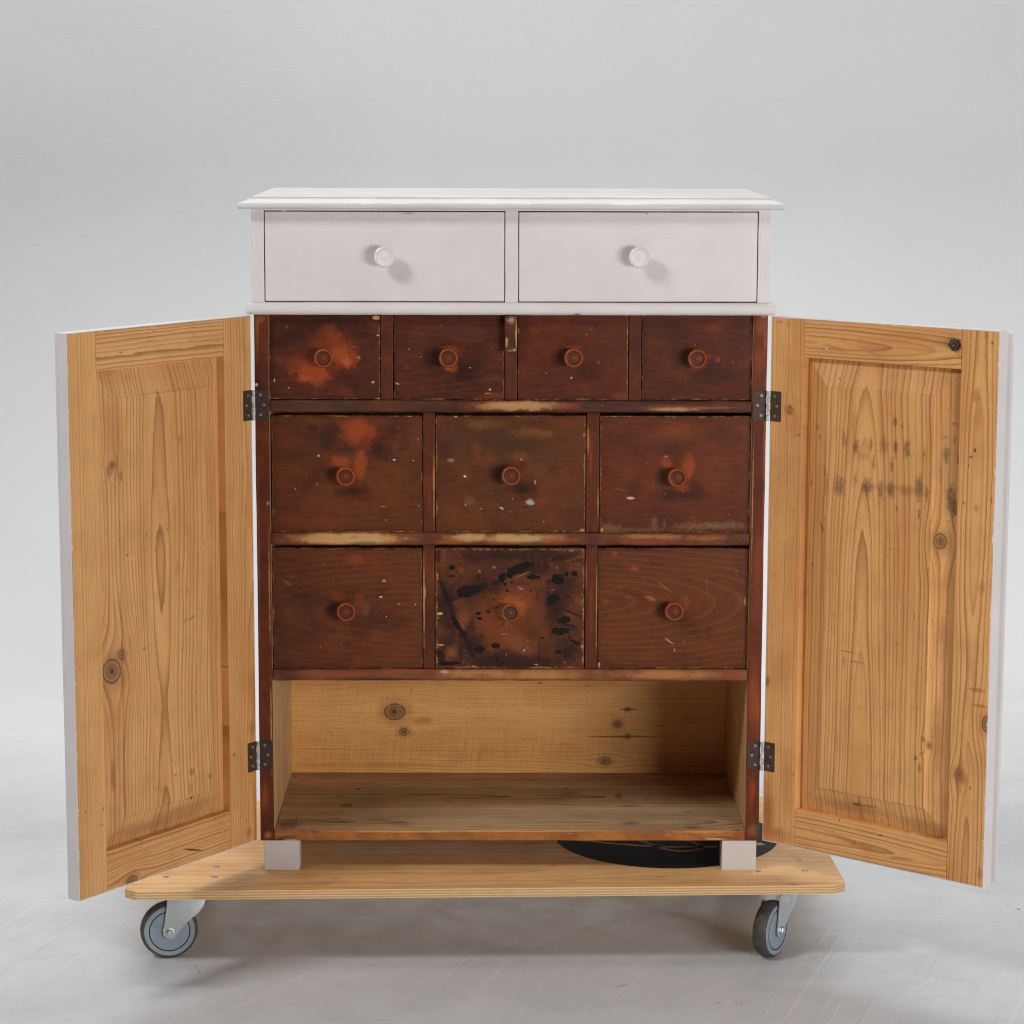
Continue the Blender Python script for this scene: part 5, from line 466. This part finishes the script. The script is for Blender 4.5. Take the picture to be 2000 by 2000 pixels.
# carcass sides: red stained front edge, white outside, bare pine inside
for s, key in ((-1, 'left'), (1, 'right')):
    b = box(*sorted((s * LX, s * IX)), 0, 0.44, ZB, ZM0 - 0.0003, 0.0018, 3, cuts=(2, 16), jit=0.0004)
    by_normal(b, (((0, -1, 0), 0), ((s, 0, 0), 1), ((-s, 0, 0), 2)))
    red = stain('stained_side_edge_' + key, 9, 9, (104, 52, 34), (84, 42, 32), MARKS['side_' + key], grain=0.0, seed=3.1 + s, edge=False, gaxis='v', specks=0.8)
    pin = pine('bare_side_' + key, 'yz', 'v', (0.5, 0.2), dens=110, seed=5.0 + s, early=(214, 178, 130), late=(168, 126, 84), tint=(196, 158, 112), marks=[])
    cpart('side_panel', b, [red, WPZ, pin])
back = pine('back_board_pine', 'xz', 'u', (0.18, 0.03), 0.02, -0.1, 0.02, 230, 2.2, 0.010, (240, 182, 110), (176, 114, 58), (222, 156, 86), MARKS['back_knots'], MARKS['back'], saw=0.5, contrast=0.6)
cpart('back_board', box(-0.4249, 0.4249, YB, YB + 0.016, ZB, ZT, 0.0005), [back])

# bottom boards
for i, (y0, y1) in enumerate(((0.0, 0.1522), (0.1532, 0.3136), (0.3146, YB - 0.0005))):
    m = pine('bottom_board_%d' % i, 'xy', 'u', ((y0 + y1) / 2 + 0.02 * (i - 1), 0.018), 0.05, 0.2 * i - .2, 0.03, 150, 7.7 + 2.3 * i, 0.010, (206, 176, 136), (118, 90, 62), (172, 142, 106), MARKS['fl_knots'] if i == 0 else (), MARKS['fl_%d' % i], rough=0.55)
    b = box(-0.4248, 0.4248, y0, y1, ZB, 0.2035 - 0.0004 * i, 0.0022 if i == 0 else 0.001, 3, cuts=(0, 20), jit=0.0004)
    mats = [m]
    if i == 0:
        by_normal(b, (((0, -1, 0), 1),)); mats.append(stain('bottom_board_edge', 9, 9, (172, 118, 66), (140, 92, 54), MARKS['fl_edge'], grain=0.3, seed=8.2, edge=False, specks=0.6, rough=0.5, pith=(0.18, 0.02)))
    cpart('bottom_board', b, mats)
cpart('shelf_board', box(-0.4248, 0.4248, 0.012, YB - 0.001, 0.4805, 0.4985, 0.001), pine('shelf_pine', 'xy', 'u', (0.2, 0.03), 0.04, 0, 0.03, 120, 4.4, early=(170, 126, 78), late=(126, 86, 50), tint=(150, 106, 64)))
# rails between the drawer rows
for (z0, z1, key, base, alt, sd) in ((0.9626, 0.9838, 'rail1', (62, 46, 44), (82, 52, 44), 1.0), (0.7254, 0.7475, 'rail2', (108, 68, 50), (82, 50, 44), 2.0), (0.4796, 0.5002, 'rail3', (134, 92, 64), (106, 66, 52), 3.0)):
    b = box(-0.4249, 0.4249, -0.0005, 0.0115 if key == 'rail3' else 0.05, z0, z1, 0.0055, 4, cuts=(0, 40), jit=0.0005)
    cpart('rail', b, stain('stained_' + key, 9, 9, base, alt, MARKS[key], grain=0.0, seed=sd, edge=False, specks=0.7), smooth=50)
# drawer rows: x ranges on the front plane
DY = 0.0095
rows = ((0.9857, 1.1385, (('2a', -0.4244, -0.2300, -0.3278, 1.0571), ('2b', -0.2061, -0.0117, -0.1096, 1.0584), ('2c', 0.0121, 0.2061, 0.1096, 1.0588), ('2d', 0.2301, 0.4240, 0.3263, 1.0574))),
        (0.7490, 0.9570, (('3a', -0.4226, -0.1560, -0.2908, 0.8485), ('3b', -0.1325, 0.1325, 0.0005, 0.8499), ('3c', 0.1578, 0.4240, 0.2938, 0.8475))),
        (0.5025, 0.7205, (('4a', -0.4235, -0.1567, -0.2916, 0.6063), ('4b', -0.1339, 0.1324, 0.0002, 0.6047), ('4c', 0.1560, 0.4242, 0.2913, 0.6069))))
RK = lambda nm, c, a: stain(nm, 9, 9, c, a, [(0, 0, .0168, .0168, 0, tuple(min(255, int(q * 1.16)) for q in c), .7, .12, 0, 45.), (0, 0, .0136, .0136, 0, tuple(int(q * .62) for q in a), .85, .12, .05, 300.), (0, 0, .0105, .0105, 0, a, .9, .3, .3, 300.), (0, 0, .0034, .0034, 0, c, .9, .4, .2, 300.)], grain=0.0, seed=5.5, edge=False, specks=0.3, rough=0.34)  # lighter rim ring is a highlight put into the colour; dark recess is dirt
knobm = [RK('stained_knob', (128, 64, 36), (98, 50, 32)), RK('stained_knob_dark', (122, 70, 50), (86, 52, 42))]
STY = {'2a': dict(base=(74, 38, 28), alt=(64, 33, 28)), '2b': dict(base=(80, 40, 30), alt=(66, 34, 29)), '2c': dict(base=(90, 44, 30), alt=(80, 39, 29)), '2d': dict(base=(86, 42, 31), alt=(72, 37, 30)),
       '3a': dict(base=(100, 55, 34), alt=(84, 47, 31)), '3b': dict(base=(98, 55, 35), alt=(78, 47, 31), wear=0.0018), '3c': dict(base=(98, 51, 34), alt=(82, 42, 31), wear=0.0018),
       '4a': dict(base=(96, 53, 34), alt=(86, 47, 32), grain=0.2, pith=(-0.01, 0.03), slope=-0.2), '4b': dict(base=(112, 62, 38), alt=(78, 45, 32), wear=0.0034, grain=0.1), '4c': dict(base=(98, 55, 35), alt=(88, 49, 33), grain=0.28, pith=(0.012, 0.035), slope=0.22)}
LBL = {'2a': 'small red brown drawer with orange rubbed patch round its knob', '4b': 'drawer splashed with black paint strokes and drips', '3b': 'dark worn brown drawer with white chips below its knob', '3c': 'red brown drawer with a scuffed pale lower edge'}
km = None
for ri, (z0, z1, ds) in enumerate(rows):
    z0, z1 = zat(z0, DY), zat(z1, DY) if ri else z1
    for i, (key, x0, x1, kx, kz) in enumerate(ds):
        cx, cz = (x0 + x1) / 2, (z0 + z1) / 2; hw, hh = (x1 - x0) / 2, (z1 - z0) / 2
        mat = stain('drawer_stain_' + key, hw, hh, marks=MARKS[key], seed=1.7 * (ri * 4 + i) + 0.6, **STY[key])
        dz = rnd.uniform(-.0005, .0005)
        d = obj('drawer', box(-hw, hw, 0, 0.02, -hh, hh, 0.0019 if key == '4b' else 0.0013, 3, cuts=(0, 14), jit=0.00025), mat, cab, (cx, DY + rnd.uniform(-.0008, .0010), cz - BASE + dz), (R(rnd.uniform(-.1, .1)), R(rnd.uniform(-.1, .1)), R(rnd.uniform(-.12, .12))), smooth=35, label=LBL.get(key))
        if key == '4b':
            # thick black paint: each stroke or drip a ragged thin film lying on the front
            fm = plain('black_paint_film', (25, 20, 19), 0.6, 0.35, 160, 0.15)
            for q, (u, v, ru, rv, rot) in enumerate(MARKS['film']):
                b = bmesh.new(); ph = [(rnd.uniform(0, 6.3), rnd.uniform(0.3, 1.0)) for _ in range(7)]; N = 56; ring = []; small = max(ru, rv) < 0.0022
                for i in range(N):
                    a = 2 * math.pi * i / N; w = 1.0
                    if not small:
                        for k, (p0, am) in enumerate(ph): w += am * 0.055 * math.sin((k + 2) * a + p0) * (1 if k < 3 else 1.25)
                        w += rnd.uniform(-.05, .05)
                    x, z = ru * w * math.cos(a), rv * w * math.sin(a); c_, s_ = math.cos(rot), math.sin(rot)
                    ring.append(b.verts.new((u + x * c_ - z * s_, -0.00045 - 0.000004 * q, v + x * s_ + z * c_)))
                b.faces.new(ring); obj('paint_splash', b, fm, d)
            obj('knob', knob_mesh(0.93), knobm[1], d, (kx - cx, -0.0004, kz + 0.002 - cz), smooth=35)
        elif km is None: km = obj('knob', knob_mesh(0.97), knobm[0], d, (kx - cx, -0.0004, kz + 0.002 - cz), smooth=35)
        else: share(km, d, (kx - cx, -0.0004, kz + 0.002 - cz), (0, rnd.uniform(0, 6.2), 0))
    zz0, zz1 = ((0.9842, 1.1343), (0.7479, 0.9622), (0.5006, 0.7250))[ri]
    for a, c in zip(ds, ds[1:]):
        cpart('divider', box(a[2] + 0.0013, c[1] - 0.0013, DY - 0.003, 0.05, zz0, zz1, 0.0012, 2, cuts=(2, 10), jit=0.0003), stain('divider_stain_%s' % a[0], 9, 9, (92, 48, 33), (80, 41, 31), MARKS['div_' + a[0]], grain=0.0, seed=ri + a[1], edge=False, gaxis='v', specks=0.5))
# small stop block under the waist moulding
cpart('stop_block', box(-0.0112, 0.0106, -0.0095, 0.0085, 1.0703, ZM0 - 0.0004, 0.001, 2, cuts=(2, 4), jit=0.0004), stain('stop_block_stain', 9, 9, (86, 54, 42), (66, 42, 36), MARKS['stop'], grain=0.0, seed=9.1, edge=False, gaxis='v', specks=1.0))
cpart('upper_frame_rail', box(-0.4248, 0.4248, 0.03, 0.06, ZM0 - 0.0003, ZM0 + 0.01, 0.0005), WP)
# legs
lg = cpart('leg', box(-0.4443, -0.3803, 0.002, 0.047, BASE, ZB - 0.0002, 0.0012, 2), white_paint('leg_paint', 'x', (206, 199, 196), rough=0.45))
cpart('leg', box(0.3838, 0.4460, 0.002, 0.047, BASE, ZB - 0.0002, 0.0012, 2), lg.data.materials[0])
for s in (-1, 1): cpart('leg', box(*sorted((s * 0.38, s * 0.445)), 0.385, 0.43, BASE, ZB - 0.0002, 0.0012, 2), lg.data.materials[0])

# ------------------------------------------------------------------ doors
DZ0, DZ1, DW, TH = 0.1868, 1.1338, 0.4517, 0.0270
def make_door(s):
    ang, hx = (R(180 + 54.3953), -0.4547) if s < 0 else (R(-40.1871), 0.4556)
    sy = -1 if s < 0 else 1                                      # which way the thickness lies in the door's own y
    key = 'dl' if s < 0 else 'dr'
    SW0, SW1, RT, RB = (0.0722, 0.3857, 1.0668, 0.2570) if s < 0 else (0.0692, 0.3804, 1.0662, 0.2564)
    Y = lambda a, c: sorted((sy * a, sy * c))
    # painted outer skin and lippings: the door's body
    b = bmesh.new(); L = 0.0016
    box(0, DW, *Y(TH - 0.0035, TH), DZ0, DZ1, 0.0012, 2, bm=b)
    box(DW - L, DW, *Y(0.0006, TH - 0.0034), DZ0, DZ1, 0.0006, 2, cuts=(2, 24), jit=0.0001, bm=b)
    box(0, L, *Y(0.0006, TH - 0.0034), DZ0, DZ1, 0.0006, 2, bm=b)
    box(L + .0001, DW - L - .0001, *Y(0.0006, TH - 0.0034), DZ1 - L, DZ1, 0.0006, 2, bm=b)
    box(L + .0001, DW - L - .0001, *Y(0.0006, TH - 0.0034), DZ0, DZ0 + L, 0.0006, 2, bm=b)
    d = obj('door', b, WPZ, cab, (hx, -0.005, -BASE), (0, 0, ang), label='open cabinet door on the %s, bare pine inside and white at its edges' % ('left' if s < 0 else 'right'))
    e = L + 0.0002
    K = dict(early=(231, 176, 115), late=(152, 94, 48), tint=(212, 151, 93)) if s < 0 else dict(early=(229, 172, 109), late=(147, 89, 44), tint=(208, 146, 87))
    pz = [('v', DZ1, -1), ('v', DZ0, 1)]
    so = pine(key + '_outer_stile', 'xz', 'v', (0.30, 0.02) if s < 0 else (0.416, 0.012), 0.004 if s < 0 else 0.03, 0.6, 0.01 if s < 0 else 0.03, 210 if s < 0 else 130, 1.1 + s, 0.003 if s < 0 else 0.010, knots=MARKS[key + '_so_k'], marks=MARKS[key + '_so'], paint=pz + [('u', DW, -1)], contrast=0.6 if s < 0 else 0.8, **K)
    sh = pine(key + '_hinge_stile', 'xz', 'v', (0.0, 0.05) if s < 0 else (0.16, 0.02), 0.01, 0.5, 0.03, 170 if s < 0 else 210, 2.4 + s, 0.006, knots=MARKS[key + '_sh_k'], marks=MARKS[key + '_sh'], paint=pz + [('u', 0.0, 1)], contrast=0.62, **K)
    rt = pine(key + '_top_rail', 'xz', 'u', (1.02, 0.02) if s < 0 else (1.095, 0.010), 0.02 if s < 0 else 0.05, 0.2, 0.02, 150 if s < 0 else 120, 3.3 + s, 0.009, knots=MARKS[key + '_rt_k'], marks=MARKS[key + '_rt'], paint=[('v', DZ1, -1)], contrast=0.8, **K)
    rb = pine(key + '_bottom_rail', 'xz', 'u', (0.17, 0.02) if s < 0 else (0.215, 0.012), 0.03, 0.1, 0.03, 170 if s < 0 else 130, 4.2 + s, 0.010, knots=MARKS[key + '_rb_k'], marks=MARKS[key + '_rb'], paint=[('v', DZ0, 1)], contrast=0.8, **K)
    pn = pine(key + '_panel', 'xz', 'v', (0.235, 0.018) if s < 0 else (0.20, 0.016), 0.022 if s < 0 else 0.035, 0.55, 0.045, 118 if s < 0 else 125, 6.6 + s * 2.1, 0.022 if s < 0 else 0.014, knots=MARKS[key + '_pn_k'], marks=MARKS[key + '_pn'], contrast=0.72, **K)
    obj('stile', box(SW1 + 0.0003, DW - e, *Y(0, 0.0232), DZ0 + e, DZ1 - e, 0.0009, 2, cuts=(2, 20), jit=0.00015), so, d)
    obj('stile', box(e, SW0 - 0.0003, *Y(0.0001, 0.0232), DZ0 + e, DZ1 - e, 0.0009, 2, cuts=(2, 20), jit=0.00015), sh, d)
    obj('rail', box(SW0 + 0.0002, SW1 - 0.0004, *Y(0.0003, 0.0232), RT, DZ1 - e, 0.0008, 2, cuts=(0, 8), jit=0.00015), rt, d)
    obj('rail', box(SW0 + 0.0002, SW1 - 0.0004, *Y(0.0003, 0.0232), DZ0 + e, RB, 0.0011, 2, cuts=(0, 8), jit=0.00025), rb, d)
    # fielded panel
    b = bmesh.new(); x0, x1, z0, z1 = SW0 + 0.0002, SW1 - 0.0004, RB + 0.0002, RT - 0.0002; m = 0.047; lv = []
    for (ins, dep) in ((0, 0.0225), (0, 0.0162), (m, 0.0026), (m + 0.0012, 0.0008), (m + 0.004, 0.0006)):
        lv.append([b.verts.new((x, sy * dep, z)) for x, z in ((x0 + ins, z0 + ins), (x1 - ins, z0 + ins), (x1 - ins, z1 - ins), (x0 + ins, z1 - ins))])
    for a, c in zip(lv, lv[1:]):
        for i in range(4): b.faces.new((a[i], a[(i + 1) % 4], c[(i + 1) % 4], c[i]))
    b.faces.new(lv[-1]); b.faces.new(lv[0][::-1])
    obj('panel', b, pn, d)
    if s > 0:
        # rebated closing strip behind the outer edge
        pts = [(DW - 0.034, TH + 0.0003), (DW - 0.034, TH + 0.013), (DW - 0.030, TH + 0.0165), (DW + 0.001, TH + 0.0165), (DW + 0.0034, TH + 0.0145), (DW + 0.0034, TH + 0.0115), (DW + 0.0010, TH + 0.0100), (DW - 0.0052, TH + 0.0085), (DW - 0.0060, TH + 0.0003)]
        b = extrude_poly(pts, DZ1 - DZ0 - 0.008, 0.0005); bmesh.ops.translate(b, vec=(0, 0, DZ0 + 0.003), verts=b.verts)
        obj('closing_strip', b, WPZ, d)
        b = lathe([(0.0105, 0), (0.0112, 0.0006), (0.0112, 0.0016), (0.0100, 0.0022)], 20)
        sq = box(-0.0075, 0.0075, -0.0085, -0.0021, -0.0075, 0.0075, 0.0012, 2); bmesh.ops.rotate(sq, matrix=Matrix.Rotation(R(38), 3, 'Y'), verts=sq.verts); merge(b, sq)
        merge(b, lathe([(0.0042, 0.008), (0.0042, 0.0115), (0.0032, 0.0125), (0.0006, 0.0125)], 12))
        obj('bolt', b, metal('old_bolt_iron', (112, 98, 84), 0.38, 0.8, 0.8), d, (0.3684, 0, 1.1067), label='dark square nut on a bolt near the corner of the door')
    return d, ang, hx, sy
doors = {s: make_door(s) for s in (-1, 1)}

# ------------------------------------------------------------------ hinges
IRON = metal('hinge_iron', (86, 68, 56), 0.46, 0.6, 0.45, (58, 44, 38)); IRONR = metal('hinge_iron_side', (74, 50, 42), 0.46, 0.6, 0.35, (56, 38, 34)); KN = plain('chipped_white_knuckle', (214, 208, 202), 0.4, 0.35, 160)
SCR = metal('screw_iron', (168, 152, 134), 0.4, 0.7, 0.7)
def screw_mesh(r_, dark=True):
    b = lathe([(r_, 0), (r_, 0.0004), (r_ * 0.8, 0.0008), (r_ * 0.3, 0.0009)], 16)
    return b
for s in (-1, 1):
    d, ang, hx, sy = doors[s]
    M = Matrix.Translation((hx, -0.005, 0)) @ Matrix.Rotation(ang, 4, 'Z')
    for (z0, z1) in ((0.9493, 1.0028), (0.3169, 0.3703)):
        px = s * 0.4526; b = bmesh.new(); n5 = 5; gap = 0.0006; hgt = (z1 - z0) / n5
        for i in range(n5):
            c = lathe([(0.0026, 0), (0.0030, 0.0004), (0.0030, hgt - gap - 0.0004), (0.0026, hgt - gap)], 14, (0, 0, 1))
            bmesh.ops.translate(c, vec=(px + (0.0006 if i % 2 else -0.0006) * s, -0.0058, z0 + i * hgt), verts=c.verts); merge(b, c)
        h = cpart('hinge', b, KN, smooth=40)
        leaf = obj('hinge_leaf', box(*sorted((s * 0.4262, s * 0.4497)), -0.0009, 0.0006, z0, z1, 0.0004), IRONR, h)
        b = box(0.0012, 0.0238, *sorted((-sy * 0.0008, sy * 0.0006)), z0, z1, 0.0004); bmesh.ops.transform(b, matrix=M, verts=b.verts)
        obj('hinge_leaf', b, IRON, h)
        for k, zz in enumerate((0.17, 0.5, 0.83)):
            z = z0 + (z1 - z0) * zz
            obj('screw', screw_mesh(0.0028), SCR, h, (s * (0.4405 if k != 1 else 0.4345), -0.0008, z), (0, rnd.uniform(0, 3), 0))
            p = M @ Vector((0.0150 if k == 1 else 0.0105, -sy * 0.0007, z))
            obj('screw', screw_mesh(0.0028), SCR, h, p, (0, 0, ang if sy > 0 else ang + math.pi))

# ================================================================== dolly
DROT = R(1.783); FM = Vector((-0.0405, -0.1084, 0)); DD, DL = 0.60, 1.279
ctr = FM + Matrix.Rotation(DROT, 3, 'Z') @ Vector((0, DD / 2, 0))
dolly = empty('furniture_dolly', (ctr.x, ctr.y, FLOOR), DROT, 'plywood board on four grey castors carrying the cabinet, black round emblem printed on top', 'dolly')
DT = BASE - FLOOR; DTH = 0.0166
hx_, hy_ = DL / 2, DD / 2; c1, c2 = 0.020, 0.017
pts = [(-hx_ + c1, -hy_), (hx_ - c1, -hy_), (hx_, -hy_ + c2), (hx_, hy_ - c2), (hx_ - c1, hy_), (-hx_ + c1, hy_), (-hx_, hy_ - c2), (-hx_, -hy_ + c2)]
b = extrude_poly(pts, DTH, 0.001); bmesh.ops.translate(b, vec=(0, 0, DT - DTH - 0.0001), verts=b.verts)
by_normal(b, (((0, 0, 1), 0), ((0, 0, -1), 0), ((0, -1, 0), 1), ((0, 1, 0), 1), ((1, 0, 0), 1), ((-1, 0, 0), 1), ((.7, -.7, 0), 1), ((-.7, -.7, 0), 1), ((.7, .7, 0), 1), ((-.7, .7, 0), 1)))
ply = pine('plywood_face', 'xy', 'u', (-0.20, 0.03), 0.03, 0.1, 0.10, 46, 9.3, 0.05, (236, 188, 128), (182, 128, 74), (216, 162, 102), (), MARKS['deck'], contrast=0.5, rough=0.5)
def ply_edge():
    n = NT('plywood_edge'); x, y, z = n.sep(n.coord())
    k = n.mul(n.sub(z, DT - DTH), 7 / DTH); fr = n.ma('FRACT', n.mul(k, 0.5))
    band = n.mul(n.mr(fr, 0.44, 0.52), n.mr(fr, 1.0, 0.94))
    s = n.noise(n.comb(n.mul(x, 40.0), n.mul(y, 40.0), n.mul(z, 900.0)), 1.0, 3, 0.65)
    c = n.mix(n.mul(band, 0.75), lin((226, 190, 140)), lin((186, 138, 90)))
    c = n.mix(n.mr(s, 0.45, 0.75, 0, 0.5), c, lin((158, 114, 74)))
    c = n.mix(n.mr(n.ma('ABSOLUTE', n.sub(fr, 0.48)), 0.05, 0.0, 0, 0.6), c, lin((120, 84, 56)))
    return n.finish(c, 0.6, 0.25)
obj('deck', b, [ply, ply_edge()], dolly)
ZTOP = DT - 0.0001
# printed emblem: a black disc with bare lines
INK = NT('emblem_ink'); a_ = INK.noise(INK.coord(), 60.0, 5, 0.7)
INK.finish(INK.mix(INK.mr(a_, 0.4, 0.75, 0, 0.7), lin((25, 25, 28)), lin((40, 39, 41))), 0.6, 0.15)
ex_, ey_, er_ = MARKS['emblem']
b = bmesh.new(); bmesh.ops.create_circle(b, cap_ends=True, segments=96, radius=er_); bmesh.ops.translate(b, vec=(ex_, ey_, ZTOP + 0.0003), verts=b.verts)
em = obj('emblem', b, INK.m, dolly)
b = bmesh.new()
for line in MARKS['emblem_lines']:
    w = line[0]; P = [Vector((x, y, 0)) for x, y in line[1]]; L_, R_ = [], []
    for i, p in enumerate(P):
        t_ = (P[min(i + 1, len(P) - 1)] - P[max(i - 1, 0)]).normalized(); nn = Vector((-t_.y, t_.x, 0)) * w / 2
        L_.append(b.verts.new((p + nn).to_tuple()[:2] + (ZTOP + 0.0006,))); R_.append(b.verts.new((p - nn).to_tuple()[:2] + (ZTOP + 0.0006,)))
    for i in range(len(P) - 1): b.faces.new((L_[i], L_[i + 1], R_[i + 1], R_[i]))
obj('emblem_line', b, plain('emblem_bare_wood', (196, 150, 100), 0.55, 0.2), em)
ZINC = metal('zinc', (214, 219, 220), 0.3, 0.5, 0.85, (192, 196, 194), 30.0, 0.03); 
sc0 = None
def deck_screw(x, y):
    global sc0
    if sc0 is None:
        b = lathe([(0.0054, 0), (0.0054, 0.0005), (0.0044, 0.0010), (0.0022, 0.0013), (0.0016, 0.0004)], 18, (0, 0, 1))
        sc0 = obj('screw', b, metal('deck_screw_steel', (150, 150, 148), 0.4, 0.6, 0.8), dolly, (x, y, ZTOP), smooth=40)
    else: share(sc0, dolly, (x, y, ZTOP), (0, 0, rnd.uniform(0, 3)))
for x, y in MARKS['deck_screws']: deck_screw(x, y)
# castors
RUB = plain('tyre_rubber', (88, 80, 75), 0.55, 0.25, 90, 0.3); GREY = plain('wheel_plastic', (142, 154, 164), 0.42, 0.06, 30, 0.4); DARK = plain('groove_black', (24, 25, 28), 0.6, 0.1)
WR = 0.0515
def castor(cx, cy, fa, plate):
    """wheel contact at local (cx, cy); fa: direction of the wheel's near face; swivel trails along it"""
    q = bpy.data.objects.new('castor', None)
    f = Vector((math.sin(fa), -math.cos(fa), 0)); t_ = Vector((math.cos(fa), math.sin(fa), 0))
    # castor body: plate, swivel head and two fork cheeks, one mesh
    b = bmesh.new(); H = DT - DTH
    top = box(-0.042, 0.042, -0.052, 0.052, H - 0.0032, H - 0.0003, 0.001); sw = t_ * 0.036
    bmesh.ops.translate(top, vec=(sw.x, sw.y, 0), verts=top.verts); merge(b, top)
    hd = lathe([(0.026, 0), (0.031, 0.003), (0.031, 0.010), (0.024, 0.013)], 28, (0, 0, 1)); bmesh.ops.translate(hd, vec=(sw.x, sw.y, H - 0.0165), verts=hd.verts); merge(b, hd)
    br = box(-0.0200, 0.030, -0.019, 0.019, H - 0.0205, H - 0.0160, 0.001); bmesh.ops.rotate(br, matrix=Matrix.Rotation(fa, 3, 'Z'), verts=br.verts); bmesh.ops.translate(br, vec=(sw.x, sw.y, 0), verts=br.verts); merge(b, br)
    for sd in (1, -1):
        pl = [(0.004, H - 0.0165 - WR)] 
        out = [(-0.0125, 0.0030)]
        for i in range(9):
            a = R(170 + i * 20); out.append((0.0125 * math.cos(a), 0.0125 * math.sin(a)))
        top_z = H - 0.0165 - WR
        out += [(0.030, 0.016), (0.052, 0.034), (0.061, 0.046), (0.066, top_z), (-0.003, top_z), (-0.009, 0.018)]
        ck = extrude_poly(out, 0.0024, 0.0004)
        mt = Matrix((( t_.x, f.x, 0, 0), (t_.y, f.y, 0, 0), (0, 0, 1, 0), (0, 0, 0, 1)))
        # local (a, b, depth) -> along t, up, along f
        for v in ck.verts:
            a, up_, dp = v.co.x, v.co.y, v.co.z
            bow = 0.004 * max(0.0, (a - 0.02) / 0.04)
            off = sd * (0.0175 + dp + bow * 0.6)
            p = t_ * a + f * off; v.co = Vector((p.x, p.y, WR + up_))
        merge(b, ck)
    body = obj('castor', b, ZINC, dolly, (cx, cy, 0), smooth=35)
    ax = tuple(f)
    ty = lathe([(0.040, -0.0135), (0.0478, -0.0128), (0.0503, -0.0095), (WR, -0.004), (WR, 0.004), (0.0503, 0.0095), (0.0478, 0.0128), (0.040, 0.0135)], 56, ax)
    obj('tyre', ty, RUB, body, (0, 0, WR), smooth=40)
    wh = lathe([(0.006, -0.0150), (0.034, -0.0150), (0.036, -0.0138), (0.0445, -0.0145), (0.0455, -0.013), (0.0455, 0.013), (0.0445, 0.0145), (0.0372, 0.0142), (0.0362, 0.0128), (0.0352, 0.0140), (0.033, 0.0146), (0.006, 0.0150)], 56, ax)
    obj('wheel', wh, GREY, body, (0, 0, WR), smooth=30)
    gr = lathe([(0.0354, 0.0140), (0.0355, 0.01445), (0.0371, 0.01445), (0.0372, 0.0140)], 56, ax)
    obj('groove_ring', gr, DARK, body, (0, 0, WR), smooth=30)
    bo = lathe([(0.0080, 0.0199), (0.0080, 0.0215), (0.0066, 0.0218), (0.0066, 0.0250), (0.0052, 0.0266), (0.0006, 0.0266)], 6, ax)
    merge(bo, lathe([(0.0085, 0.0198), (0.0085, 0.0210), (0.0070, 0.0212)], 24, ax))
    obj('axle_bolt', bo, ZINC, body, (0, 0, WR))
    return body
for (cx, cy, fa) in MARKS['castors']: castor(cx, cy, fa, None)
